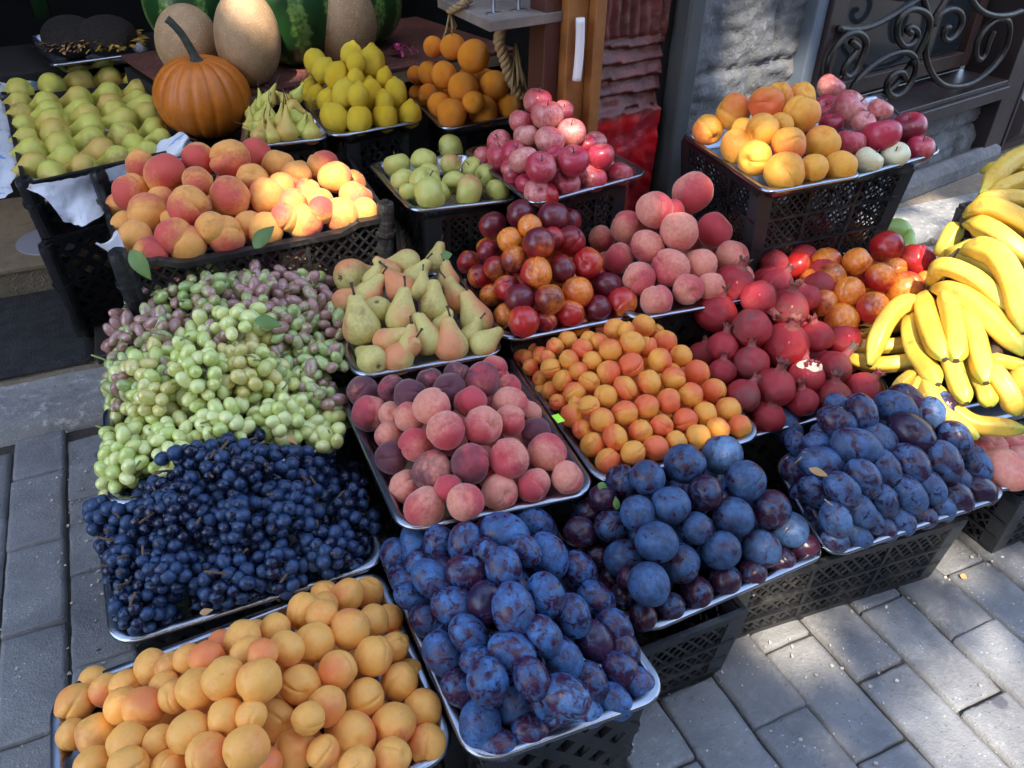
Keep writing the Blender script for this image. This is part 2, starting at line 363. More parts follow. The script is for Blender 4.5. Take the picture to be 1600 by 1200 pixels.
# step at the shop entrance with a tile top, door mat, board and a pale round disc
p0 = at(-10, 412, .12); p1 = at(126, 404, .12)
st = empty('entrance_step', (-.5, 2.55, .03)); tag(st, 'tiled stone step before the dark shop entrance behind the doormat', 'step')
L_ = lambda p: Vector(p) - st.location
g = MB(); g.box(L_((-.62, 2.72, .1145)), (.47, 0, 0), (0, .28, 0), (0, 0, .0085)); g.build('step_top', M['floor_tile'], st, bevel=.004)
g = MB(); g.box(L_((-.62, 2.725, .065)), (.465, 0, 0), (0, .275, 0), (0, 0, .04)); g.build('riser', M['riser'], st)
c0 = at(86, 374, .126); g = MB(); g.tube([c0 + Vector((0, 0, -.0025)), c0 + Vector((0, 0, .0025))], .105, 40)
tag(g.build('plastic_disc', M['disc'], smooth=False), 'pale grey round plastic disc lying on the tiled entrance step', 'disc')
def mat_thing():
    x0, x1, y0, y1 = -1.15, -.235, 2.0, 2.43; v = []; f = []; nx, ny = 60, 34
    for j in range(ny + 1):
        for i in range(nx + 1):
            x = x0 + (x1 - x0) * i / nx; y = y0 + (y1 - y0) * j / ny; e = min(i, j, nx - i, ny - j)
            v.append((x, y, .045 + .003 * wn((x, y, 0), 8) + (.004 if e < 2 else 0) - (.014 if e == 0 else 0)))
    for j in range(ny):
        for i in range(nx):
            a = j * (nx + 1) + i; f.append((a, a + 1, a + nx + 2, a + nx + 1))
    return obj('doormat', mesh('doormat', v, f, True, M['mat']))
tag(mat_thing(), 'dark worn rubber doormat behind the kerb', 'doormat')
g = MB(); a, b = at(118, 436, .05), at(158, 545, .05); g.box((-.165, 2.2, .05), (.06, 0, 0), (0, .23, 0), (0, 0, .012))
tag(g.build('floor_board', simple('dark_wet_board', (.035, .03, .028), .5, .3, 30, .4), bevel=.004), 'narrow dark board lying between the doormat and the crates', 'board')

# --- facade
def stone_wall():
    v = []; f = []; ids = {}
    rnd = random.Random(5)
    def put(s, z):
        k = (round(s, 4), round(z, 4))
        if k not in ids:
            # courses about 0.2 high with blocks of 0.3-0.45; the joints are deep and the faces rough
            c = int((z + .02) / .215); zz = (z + .02) / .215 - c; bl = .43 + .1 * ((c * 37) % 5) / 5; ss = (s + 5 + .17 * (c * 13 % 7)) / bl; sb = int(ss); ss -= sb
            e = min(zz * .215, (1 - zz) * .215, ss * bl, (1 - ss) * bl)
            d = .016 * min(1, e / .014) ** .5 + .020 * wn((s, z * 1.6, 0), 4, c * 3.1 + sb) + .010 * abs(wn((s * .7, z * 2.2, 0), 12, sb)) + .006 * wn((s, z * 1.5, 0), 26) + .005 * wn((s, z, 0), 60)
            if e > .02: d += .012 * abs(wn((s * .6, z * 1.6, 0), 8, c + sb * 2))
            ids[k] = len(v); v.append(wpt(s, z, .035 - d))
        return ids[k]
    st = .011; S0, S1, Z1 = -1.575, .44, 1.5
    ns = int((S1 - S0) / st); nz = int(Z1 / st)
    for i in range(ns):
        for j in range(nz):
            s, z = S0 + i * st, j * st
            if s > -1.065 and z > .315: continue
            f.append((put(s, z), put(s + st, z), put(s + st, z + st), put(s, z + st)))
    return obj('stone_wall', mesh('stone_wall', v, f, True, M['wall_stone']))
wall = tag(stone_wall(), 'rough grey stone wall around the grilled window, one patch sunlit', 'wall')
g = MB(); wbox(g, -1.575, 6, 1.5, 2.5, .0, .3); g.build('upper_wall', M['wall_stone'], wall)
g = MB(); wbox(g, -1.2, .42, .0, .115, -.075, .0); pl = g.build('plinth', M['wall_stone'], wall, bevel=.035)

fw = empty('shop_window', wpt(-.35, .36)); tag(fw, 'dark framed shop window with glass behind a scrolled iron grille', 'window')
def wchild(mb, name, mat, parent, bevel=.003):
    mb.v = [p - parent.location for p in mb.v]; return mb.build(name, mat, parent, bevel=bevel)
g = MB(); wbox(g, -1.068, -1.015, .30, 1.5, -.02, .05); wchild(g, 'jamb_strip', M['grey_frame'], fw)
g = MB(); wbox(g, -1.013, -.935, .32, 1.5, -.035, .14); wchild(g, 'frame_post', M['bronze_paint'], fw)
g = MB(); wbox(g, -.931, -.90, .36, 1.5, .0, .13); wchild(g, 'frame_post', M['bronze_paint'], fw)
g = MB(); wbox(g, .285, .43, .0, 1.5, -.045, .14); wchild(g, 'frame_post', M['bronze_paint'], fw)
g = MB(); wbox(g, -.934, .284, .318, .365, -.06, .0); wbox(g, -.934, .284, .366, .385, -.045, .15); wchild(g, 'sill', M['bronze_paint'], fw)
wood = simple('brown_sash_wood', (.055, .03, .024), .5, .2, 30, .3)
g = MB(); wbox(g, -.86, -.80, .42, 1.5, .10, .15); wbox(g, .16, .22, .42, 1.5, .10, .15); wbox(g, -.798, .158, .42, .475, .10, .15); wchild(g, 'sash_frame', wood, fw)
tg = NT('dark_window_glass'); M['win_glass'] = tg.done((.02, .025, .03), .06, Specular_IOR_Level=.7)
g = MB(); wbox(g, -.797, .157, .478, 1.5, .125, .135); wchild(g, 'pane', M['win_glass'], fw)
g = MB(); wbox(g, -.94, .28, .386, 1.5, .152, .18); wchild(g, 'backing', M['shop_dark'], fw)

gr = empty('window_grille', wpt(-.35, .5, -.05)); tag(gr, 'wrought iron grille of curling scrolls fixed over the shop window', 'grille')
SCR = [[(440, 180), (560, 185), (700, 140), (900, 20), (1000, -60)],
       [(955, -60), (985, 40), (1015, 130)],
       [(900, 400), (960, 290), (1003, 190), (1008, 115), (965, 70), (890, 60), (822, 120), (805, 215), (842, 282), (890, 280), (928, 240), (930, 195), (893, 168), (870, 188), (895, 208)],
       [(1130, -30), (1045, 105), (1000, 220), (985, 340), (1020, 450), (1080, 520), (1165, 542), (1280, 515), (1400, 425), (1480, 315), (1510, 205), (1500, 132), (1440, 120), (1370, 165), (1310, 255), (1300, 340), (1322, 372), (1352, 345), (1382, 260), (1410, 195)],
       [(1035, 160), (1080, 85), (1150, 55), (1205, 85), (1208, 150), (1170, 220), (1120, 252), (1095, 225), (1110, 175), (1132, 172)],
       [(500, 610), (560, 500), (680, 390), (800, 330), (880, 330), (922, 380), (915, 470), (860, 560), (800, 602), (752, 580), (745, 520), (790, 460), (840, 455), (862, 492)],
       [(640, 612), (760, 560), (850, 460), (900, 385)],
       [(372, 530), (375, 400), (420, 300), (490, 220), (560, 205), (610, 250), (600, 330), (550, 440), (500, 480), (470, 455), (490, 400), (548, 330), (562, 295), (520, 260)],
       [(1240, -60), (1310, 50), (1400, 95), (1500, 95), (1580, 70)]]
for i, pl_ in enumerate(SCR):
    n = -.045 - .006 * (i % 3); pts = smooth_line([wpx(1200 + x / 4, y / 4, n) for x, y in pl_], 8)
    g = MB()
    for a, b in zip(pts, pts[1:]): pass
    g.tube([p - gr.location for p in pts], .0105, 8); g.build('scroll', M['iron'], gr, smooth=True)
dr = empty('shop_door', wpt(.7, .02)); tag(dr, 'dark brown panelled door beside the grilled window', 'door')
g = MB(); wbox(g, .432, 1.6, .012, 1.5, .0, .06); wchild(g, 'door_leaf', M['bronze_paint'], dr)
g = MB()
for (s0, s1, z0, z1) in ((.50, 1.3, .06, .30),):
    A = [wpt(s0, z0, -.002), wpt(s1, z0, -.002), wpt(s1, z1, -.002), wpt(s0, z1, -.002), wpt(s0 + .07, z0 + .06, -.05), wpt(s1 - .07, z0 + .06, -.05), wpt(s1 - .07, z1 - .07, -.05), wpt(s0 + .07, z1 - .07, -.05)]
    g.add(A, [(0, 1, 5, 4), (1, 2, 6, 5), (2, 3, 7, 6), (3, 0, 4, 7), (4, 5, 6, 7)])
wchild(g, 'raised_panel', M['bronze_paint'], dr, 0)
g = MB(); wbox(g, .434, .455, .0, 1.5, -.05, -.002); wbox(g, .457, 1.6, .34, .385, -.05, -.002); wchild(g, 'moulding', M['bronze_paint'], dr)

# pole and gap left of the stone wall
g = MB(); wbox(g, -1.635, -1.578, .0, 1.5, -.05, .01)
tag(g.build('corner_pole', M['pole'], bevel=.006), 'slim grey square pole at the edge of the stone wall', 'pole')
g = MB(); wbox(g, -1.668, -1.637, .0, 1.5, .0, .06); tag(g.build('gap_strip', M['black_strip']), 'black strip painting in the shade of the gap between the grey pole and red panelling', 'gap strip')  # black slab closes the gap and carries its shade as colour
def red_panel():
    t = NT('dark_red_shingle'); tc = t.n('ShaderNodeTexCoord'); v = tc.outputs['Object']; n1 = t.noise(v, 12, 5, .7); n2 = t.noise(v, 70, 4, .7)
    zz = t.n('ShaderNodeSeparateXYZ'); t.l(v, zz.inputs[0])
    c = t.mix(t.ramp(n1, .35, .65), (.085, .018, .014), (.15, .03, .022)); c = t.mix(t.math('MULTIPLY', t.ramp(n2, .55, .7), .5), c, (.17, .11, .10))
    low = t.ramp(t.math('ADD', zz.outputs[2], t.math('MULTIPLY', n1, .08)), .605, .635); c = t.mix(low, t.mix(t.ramp(n1, .45, .6), (.50, .008, .012), (.30, .02, .03)), c)
    t.bump(n2, .5, .006); t.done(c, t.math('ADD', t.math('MULTIPLY', low, .2), .28))
    vv = []; f = []; S0, S1, Z0, Z1 = -1.892, -1.668, .30, 1.3; ns, nz = 56, 200
    for j in range(nz + 1):
        for i in range(ns + 1):
            s = S0 + (S1 - S0) * i / ns; z = Z0 + (Z1 - Z0) * j / nz; h = z + .05 * (s - S0)
            if h > .775: k = (s - S0) / .034 + .25 * wn((s, z * .3, 0), 9); d = .012 * abs(sin(pi * k)) ** .6 + .006 * wn((s, z * .25, 0), 60)
            elif h > .60: k = (h - .60 + .010 * wn((s * .6, z, 0), 7)) / .039; q = k - math.floor(k); d = .014 * (1 - q) ** 1.6 + .006 * wn((s * .4, z * 2, 0), 14) + .004 * wn((s * .3, z, 0), 60)
            else: d = .02 + .012 * wn((s, z, 0), 16)
            vv.append(wpt(s, z, -d + .004 * wn((s, z, 0), 40)))
    for j in range(nz):
        for i in range(ns):
            a = j * (ns + 1) + i; f.append((a, a + 1, a + ns + 2, a + ns + 1))
    return obj('shingle_panel', mesh('shingle_panel', vv, f, True, t.m))
tag(red_panel(), 'dark red timber shingle panel, bright red near its bottom, beside the grey pole', 'wall panel')
po = empty('wooden_post', wpt(-1.94, .3)); tag(po, 'varnished orange brown wooden post at the shop opening', 'post')
M['post_wood'] = simple('varnished_wood', (.27, .105, .028), .42, .15, 12, .3, scale=9)
M['post_dark'] = simple('dark_red_wood', (.07, .018, .012), .5, .15, 12, .3)
g = MB(); wbox(g, -1.925, -1.893, .03, 1.5, -.03, .05); wchild(g, 'front_board', M['post_wood'], po)
g = MB(); wbox(g, -1.985, -1.9255, .03, 1.5, -.005, .05); wchild(g, 'side_board', M['post_wood'], po)
g = MB(); wbox(g, -2.03, -1.986, .03, 1.5, .02, .08); wchild(g, 'inner_board', M['post_dark'], po)
# white metal bracket on the post
br = []
for k in range(15):
    q = k / 14; br.append(wpt(-1.966 + .004 * sin(q * 3), .83 - .135 * q, -.022))
g = MB()
for s, n in ((-.011, 0), (.011, 0)): pass
g.tube(br, .0105, 10); wb = g.build('shelf_bracket', M['white_metal'], smooth=True); tag(wb, 'white metal bracket hanging from the wooden shelf at the post', 'bracket')

# upper wooden shelf board with rods
zb = .84
A, B = at(765, 33, zb), at(927, 11, zb); E = at(683, -4, zb); back = (E - A)
sh = empty('shelf_board', (A + B) / 2); tag(sh, 'weathered wooden shelf board with thin metal rods above the oranges', 'shelf')
M['board'] = simple('weathered_board', (.19, .15, .125), .75, .4, 50, .3, scale=7); M['board_edge'] = simple('board_edge', (.13, .075, .05), .8, .5, 60, .3)
def prism(q, th, name, mat, parent, bevel=.002):
    g = MB(); o = parent.location if parent else Vector()
    v = [Vector(p) - o for p in q] + [Vector(p) - o - Vector((0, 0, th)) for p in q]
    g.add(v, [(0, 1, 2, 3), (7, 6, 5, 4), (0, 4, 5, 1), (1, 5, 6, 2), (2, 6, 7, 3), (3, 7, 4, 0)]); return g.build(name, mat, parent, bevel=bevel)
prism([A, B, B + back * 1.0, A + back], .022, 'plank', M['board'], sh)
for (x, y) in ((771, 22), (810, 17), (895, 8)):
    p = at(x, y, zb); r = tag(empty('metal_rod', p), {771: 'thin zinc rod nearest the free corner of the shelf board', 810: 'thin zinc rod in the middle of the shelf board', 895: 'thin zinc rod above the white bracket on the shelf board'}[x], 'rod', 'zinc rods standing on the shelf board')
    g = MB(); g.tube([(0, 0, 0), (0, 0, .3)], .0042, 8); g.build('rod', M['screw'], r, smooth=True)
    g = MB(); g.box((0, 0, .002), WD * .019, WN * .006, (0, 0, .002)); g.build('foot_plate', M['screw'], r)

# rope: a hanging knotted rope and a frayed end on the board
def rope(name, pts, r, label, strands=3, fray=()):
    root = tag(empty(name, pts[0]), label, 'rope')
    P = smooth_line(pts, 7); 
    for k in range(strands):
        q = []
        for i, p in enumerate(P):
            d = (P[min(i + 1, len(P) - 1)] - P[max(i - 1, 0)]).normalized(); a = d.cross(Vector((.3, 1, .2))).normalized(); b = d.cross(a); t = i * .55 + 2 * pi * k / strands
            q.append(p + (a * cos(t) + b * sin(t)) * r * .62 - pts[0])
        g = MB(); g.tube(q, r * .62, 7); g.build('strand', M['rope'], root, smooth=True)
    for (p, d, n, L) in fray:
        for k in range(n):
            dd = Vector(d) + Vector((random.uniform(-.35, .35), random.uniform(-.35, .35), random.uniform(-.25, .25)))
            q = [Vector(p) + dd * L * s + Vector((random.uniform(-1, 1), random.uniform(-1, 1), 0)) * .006 * s - pts[0] for s in (0, .35, .7, 1)]
            g = MB(); g.tube(q, [.0032, .003, .0026, .001], 5); g.build('frayed_fibre', M['rope'], root, smooth=True)
    return root
def rp(x, y, n=.16): return wpx(x, y, n)
rope('hanging_rope', [rp(784, 20), rp(782, 48), rp(780, 66), rp(786, 84), rp(791, 100), rp(796, 118), rp(806, 136), rp(815, 150)], .0125, 'thick knotted jute rope hanging under the shelf board beside the oranges',
     fray=((rp(806, 68), (0.06, 0, -1), 12, .10),))
rope('frayed_rope', [at(733, 2, zb + .01), at(722, 6, zb + .012), at(712, 12, zb), at(702, 18, zb - .02)], .007, 'short frayed jute rope end dangling over the shelf board edge',
     fray=((at(704, 17, zb - .02), (-.1, -.1, -.9), 7, .05),))

# shop interior (one room behind the stall, its shade put in as near-black colour)
it = empty('shop_interior', (.3, 3.4, .03)); tag(it, 'shop interior behind the melons, its deep shade painted in near black', 'room')
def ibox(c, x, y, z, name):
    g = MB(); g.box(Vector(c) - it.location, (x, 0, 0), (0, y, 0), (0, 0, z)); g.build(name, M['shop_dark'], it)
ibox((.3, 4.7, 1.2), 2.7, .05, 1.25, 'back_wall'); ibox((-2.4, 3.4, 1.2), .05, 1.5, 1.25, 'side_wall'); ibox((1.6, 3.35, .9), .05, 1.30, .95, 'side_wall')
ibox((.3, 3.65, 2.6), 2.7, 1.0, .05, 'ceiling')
g = MB(); wbox(g, -6, -1.577, 2.6, 2.8, .0, .25); tag(g.build('shop_fascia', M['wall_stone']), 'dark stone fascia over the shop opening', 'fascia')

# melon plank
zp = .55; A, B = at(300, 160, zp), at(672, 98, zp); dirp = (B - A).normalized(); nb = Vector((-dirp.y, dirp.x, 0)); B = B + dirp * .35
mp_ = empty('melon_shelf', (A + B) / 2); tag(mp_, 'low dark red wooden shelf with debris carrying the melons and watermelons', 'shelf')
def mshelf():
    t = NT('red_shelf_paint'); tc = t.n('ShaderNodeTexCoord'); v = tc.outputs['Object']; n1 = t.noise(v, 8, 4); n2 = t.noise(v, 90, 4, .75)
    c = t.mix(t.ramp(n1, .35, .65), (.085, .025, .02), (.14, .04, .03)); c = t.mix(t.math('MULTIPLY', t.ramp(n2, .55, .68), .8), c, (.38, .30, .22)); t.bump(n2, .4, .005); return t.done(c, .7)
prism([A, B, B + nb * .62, A + nb * .62], .012, 'shelf_top', mshelf(), mp_)
A2, B2 = A - Vector((0, 0, .013)), B - Vector((0, 0, .013)); prism([A2, B2, B2 + nb * .03, A2 + nb * .03], .034, 'front_batten', simple('pale_batten', (.30, .21, .13), .8, .4, 60, .3), mp_)
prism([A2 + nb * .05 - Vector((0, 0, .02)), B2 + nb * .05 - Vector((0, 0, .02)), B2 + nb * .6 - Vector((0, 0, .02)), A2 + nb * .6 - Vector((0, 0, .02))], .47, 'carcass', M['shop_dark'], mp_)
# ================================================================== FRUIT SHAPES (unit radius, stem towards +z)
def wrap(a): return (a + pi) % (2 * pi) - pi
def blob(name, fn, ns=30, nr=20, warp=0.0):
    v = [Vector(fn(0, 0))]; f = []
    for j in range(1, nr):
        th = pi * j / nr
        for i in range(ns): v.append(Vector(fn(th, 2 * pi * i / ns - warp * sin(2 * pi * i / ns))))
    v.append(Vector(fn(pi, 0))); e = len(v) - 1
    for i in range(ns): f.append((0, 1 + i, 1 + (i + 1) % ns))
    for j in range(nr - 2):
        for i in range(ns):
            a = 1 + j * ns + i; b = 1 + j * ns + (i + 1) % ns; f.append((a, a + ns, b + ns, b))
    k = 1 + (nr - 2) * ns
    for i in range(ns): f.append((k + i, e, k + (i + 1) % ns))
    return mesh(name, v, f, True)
def stone_fruit(groove, gw, dimple, dw, sx=1, sy=1, sz=1, tip=0.0, lump=.03, seed=0, long=0.0):
    def fn(th, ph):
        s = sin(th); r = 1 - groove * exp(-(wrap(ph) / gw) ** 2) * s ** .6 * (.55 + .45 * cos(th)) - dimple * exp(-(th / dw) ** 2)
        r += tip * exp(-((pi - th) / .22) ** 2)
        x, y, z = r * s * cos(ph), r * s * sin(ph), r * cos(th)
        r2 = 1 + lump * mnoise.noise((x * 1.3 + seed * 9, y * 1.3, z * 1.3))* 1.5
        return (x * sx * r2, y * sy * r2, z * sz * r2)
    return fn
def apple(dt, db, seed, sx=1, sz=.92):
    def fn(th, ph):
        s = sin(th); r = 1 - dt * exp(-(th / .42) ** 2) - db * exp(-((pi - th) / .34) ** 2) * (1 + .25 * cos(5 * ph))
        w = 1 + .07 * cos(th); lob = 1 + .022 * cos(5 * ph) * (1 - cos(th)) / 2
        x, y, z = r * s * cos(ph) * w * lob * sx, r * s * sin(ph) * w * lob, r * cos(th) * sz
        q = 1 + .05 * mnoise.noise((x + seed * 7, y, z)); return (x * q, y * q, z * q)
    return fn
def profile_fruit(pts, seed=0, lump=.05, bend=0.0):
    P = [Vector((a, b, 0)) for a, b in pts]; S = smooth_line(P, 10)
    def fn(th, ph):
        k = th / pi * (len(S) - 1); i = min(int(k), len(S) - 2); q = S[i].lerp(S[i + 1], k - i); r, z = max(q.x, 0), q.y
        x, y = r * cos(ph), r * sin(ph); m = 1 + lump * mnoise.noise((x * 1.1 + seed * 5, y * 1.1, z * .9))
        return (x * m + bend * max(0, z) ** 2, y * m, z)
    return fn
PEAR = [(0, 1.88), (.20, 1.87), (.36, 1.74), (.47, 1.42), (.60, 1.05), (.80, .66), (.95, .30), (1.0, 0), (.93, -.40), (.68, -.75), (.36, -.90), (.15, -.86), (0, -.78)]
PEAR2 = [(0, 1.78), (.18, 1.76), (.34, 1.6), (.46, 1.2), (.70, .68), (.95, .25), (1.0, -.05), (.9, -.45), (.62, -.78), (.34, -.88), (.14, -.84), (0, -.76)]
PEAR3 = [(0, 2.45), (.10, 2.42), (.17, 2.15), (.26, 1.75), (.42, 1.25), (.72, .7), (.95, .28), (1.0, -.02), (.88, -.42), (.6, -.74), (.3, -.86), (.12, -.82), (0, -.76)]
LEMON = [(0, 1.42), (.16, 1.40), (.25, 1.28), (.42, 1.10), (.76, .82), (.95, .42), (1, 0), (.95, -.42), (.78, -.78), (.50, -1.02), (.28, -1.12), (.16, -1.19), (0, -1.21)]
def pom(seed):
    def fn(th, ph):
        s = sin(th); r = 1 + .035 * cos(6 * ph + .3) * s ** 2 + .05 * exp(-(th / .30) ** 2)
        x, y, z = r * s * cos(ph), r * s * sin(ph), r * cos(th) * .93
        q = 1 + .07 * mnoise.noise((x * 1.2 + seed * 6, y * 1.2, z * 1.2)); return (x * q, y * q, z * q)
    return fn
def orange_fn(seed):
    def fn(th, ph):
        s = sin(th); r = 1 - .05 * exp(-(th / .22) ** 2); x, y, z = r * s * cos(ph), r * s * sin(ph), r * cos(th) * .97
        q = 1 + .03 * mnoise.noise((x + seed * 6, y, z)); return (x * q, y * q, z * q)
    return fn
SHAPE = {
 'apricot': [blob('apricot', stone_fruit(.12, .14, .18, .28, 1, .93, 1.0, .04, .05, k), 36, 22, .72) for k in range(4)],
 'peach': [blob('peach', stone_fruit(.12, .16, .28, .32, 1, .97, .93, .06, .055, k), 36, 22, .72) for k in range(4)],
 'nectarine': [blob('nectarine', stone_fruit(.08, .15, .2, .27, 1, .97, .98, .07, .04, k), 36, 22, .72) for k in range(4)],
 'oval_plum': [blob('plum', stone_fruit(.035, .12, .07, .2, .92, .90, 1.2, .0, .035, k), 36, 22, .72) for k in range(4)],
 'round_plum': [blob('plum', stone_fruit(.04, .13, .09, .22, 1.02, 1.0, .95, .0, .03, k), 36, 22, .72) for k in range(4)],
 'long_plum': [blob('plum', stone_fruit(.04, .12, .06, .2, .90, .86, 1.24, .04, .05, k), 36, 22, .72) for k in range(4)],
 'apple': [blob('apple', apple(.38, .2, k)) for k in range(4)],
 'pear': [blob('pear', profile_fruit(PEAR, k, .09, .06 * (k - 1))) for k in range(3)],
 'short_pear': [blob('pear', profile_fruit(PEAR2, k, .08, .05 * (k - 1))) for k in range(3)],
 'small_pear': [blob('pear', profile_fruit(PEAR3, k, .06, .05 * (k - 1))) for k in range(3)],
 'lemon': [blob('lemon', profile_fruit(LEMON, k, .05)) for k in range(3)],
 'orange': [blob('orange', orange_fn(k)) for k in range(3)],
 'pomegranate': [blob('pomegranate', pom(k)) for k in range(3)],
 'flat_peach': [blob('flat_peach', stone_fruit(.05, .15, .42, .34, 1.1, 1.05, .55, -.1, .05, k), 36, 22, .72) for k in range(3)],
}
def tube_mesh(name, pts, r, n=7, mat=None):
    g = MB(); g.tube(pts, r, n); return mesh(name, g.v, g.f, True, mat)
STEM = {
 'apple': tube_mesh('stem', [(0, 0, .5), (.02, .01, .75), (.08, .02, .98)], [.05, .035, .05], 7, M['stem']),
 'pear': tube_mesh('stem', [(0, 0, 1.76), (.03, .0, 2.0), (.10, .02, 2.3), (.16, .02, 2.5)], [.09, .06, .065, .10], 7, M['stem_dark']),
 'short_pear': tube_mesh('stem', [(0, 0, 1.66), (.04, .0, 1.95), (.13, .02, 2.25)], [.095, .07, .10], 7, M['stem_dark']),
 'small_pear': tube_mesh('stem', [(0, 0, 2.35), (.03, .0, 2.8), (.14, .02, 3.3), (.32, .02, 3.75)], [.07, .05, .045, .06], 7, M['stem_dark']),
}
def calyx_mesh():
    g = MB()
    for k in range(5):
        a = 2 * pi * k / 5; d = Vector((cos(a), sin(a), 0)); s = Vector((-sin(a), cos(a), 0)); b = Vector((0, 0, -.80))
        g.add([b + d * .04 + s * .06, b + d * .04 - s * .06, b + d * .22 + Vector((0, 0, -.13)), b + d * .05 + Vector((0, 0, -.05))], [(0, 1, 2), (0, 2, 3), (1, 3, 2)])
    return mesh('calyx', g.v, g.f, True, M['stem_dark'])
CALYX = calyx_mesh()
def crown_mesh(long=1.0, seed=0):
    """pomegranate crown: a short flaring tube cut into six pointed teeth"""
    v = []; f = []; n = 24; rnd = random.Random(seed)
    rows = [(.86, .36), (1.0, .235), (1.0 + .20 * long, .22), (1.0 + .30 * long, .27)]
    for (z, r) in rows:
        for i in range(n): a = 2 * pi * i / n; v.append(Vector((r * cos(a), r * sin(a), z)))
    ln = [rnd.uniform(.14, .24) for _ in range(6)]
    for i in range(n):
        a = 2 * pi * i / n; t = abs(((i % 4) - 2)) / 2; h = (1 - t) * ln[i // 4]; r = .27 + (1 - t) * rnd.uniform(.05, .16)
        v.append(Vector((r * cos(a), r * sin(a), 1.0 + .30 * long + h)))
    for j in range(4):
        for i in range(n):
            a = j * n + i; b = j * n + (i + 1) % n; f.append((a, b, b + n, a + n))
    m = mesh('crown', v, f, True); return m
def crown_mat():
    t = NT('pomegranate_crown'); v = t.obcoord(); n = t.noise(v, 5, 4); tip = t.ramp(t.z, 1.2, 1.55)
    c = t.mix(t.ramp(n, .4, .7), (.36, .06, .06), (.22, .10, .07)); c = t.mix(tip, c, (.12, .085, .06)); t.bump(n, .4, .05); return t.done(c, .6)
CROWN_MAT = crown_mat()
CROWNS = [crown_mesh(1, 1), crown_mesh(.7, 2), crown_mesh(1.2, 3), crown_mesh(2.3, 4)]
for c in CROWNS: c.materials.append(CROWN_MAT)

# ================================================================== TRAYS, CRATES AND PILES
ORD = 'first second third fourth fifth sixth seventh eighth ninth tenth eleventh twelfth thirteenth fourteenth fifteenth sixteenth seventeenth eighteenth nineteenth twentieth'.split()
class Quad:
    """a tray's place: BL, BR, FR, FL given as picture points on the height z (None: completed to a parallelogram)"""
    def __init__(s, px, z):
        P = [at(p[0], p[1], z) if p else None for p in px]
        for i in range(4):
            if P[i] is None: P[i] = P[(i + 1) % 4] + P[(i - 1) % 4] - P[(i + 2) % 4]
        s.P = P; s.z = z
        s.W = ((P[1] - P[0]).length + (P[2] - P[3]).length) / 2; s.H = ((P[0] - P[3]).length + (P[1] - P[2]).length) / 2
        s.c = (P[0] + P[1] + P[2] + P[3]) / 4
    def p(s, u, v, dz=0.0):
        BL, BR, FR, FL = s.P; q = (FL * (1 - u) + FR * u) * (1 - v) + (BL * (1 - u) + BR * u) * v
        return Vector((q.x, q.y, s.z + dz))
    def uv(s, q):
        u = v = .5
        for _ in range(5):
            e = s.p(u, v) - q; h = 1e-3; du = (s.p(u + h, v) - s.p(u, v)) / h; dv = (s.p(u, v + h) - s.p(u, v)) / h
            det = du.x * dv.y - du.y * dv.x
            u -= (e.x * dv.y - e.y * dv.x) / det; v -= (du.x * e.y - du.y * e.x) / det
        return u, v
def tray(Q, label, depth=.036, rc=.042):
    """pressed steel tray with rounded corners, sloping sides and a rolled rim"""
    loops = [(.0008, -.0075, 1), (-.0015, -.005, 1), (-.001, -.001, 1), (.002, .0012, 1), (.010, .0016, .95), (.0135, .0, .9), (.016, -.005, .85), (.030, -depth + .008, .6), (.041, -depth, .5)]
    v = []; f = []; nc = 8; N = 4 * (nc + 1)
    for inset, dz, rk in loops:
        R = max(.012, rc * rk + .004 - inset * .1)
        for ci, (cu, cv, a0) in enumerate(((0, 0, pi), (1, 0, 1.5 * pi), (1, 1, 0), (0, 1, .5 * pi))):
            cx = inset + R if cu == 0 else Q.W - inset - R; cy = inset + R if cv == 0 else Q.H - inset - R
            for k in range(nc + 1):
                a = a0 + .5 * pi * k / nc; v.append(Q.p((cx + R * cos(a)) / Q.W, (cy + R * sin(a)) / Q.H, dz) - Q.c)
    for j in range(len(loops) - 1):
        for i in range(N):
            a = j * N + i; b = j * N + (i + 1) % N; f.append((a, b, b + N, a + N))
    k = (len(loops) - 1) * N; f.append(tuple(k + i for i in range(N)))
    m = mesh('metal_tray', v, f, True, M['steel']); o = obj('metal_tray', m); o.location = Q.c
    sd = o.modifiers.new('thickness', 'SOLIDIFY'); sd.thickness = .0012; sd.offset = -1
    return tag(o, label, 'tray', 'stainless steel fruit trays')

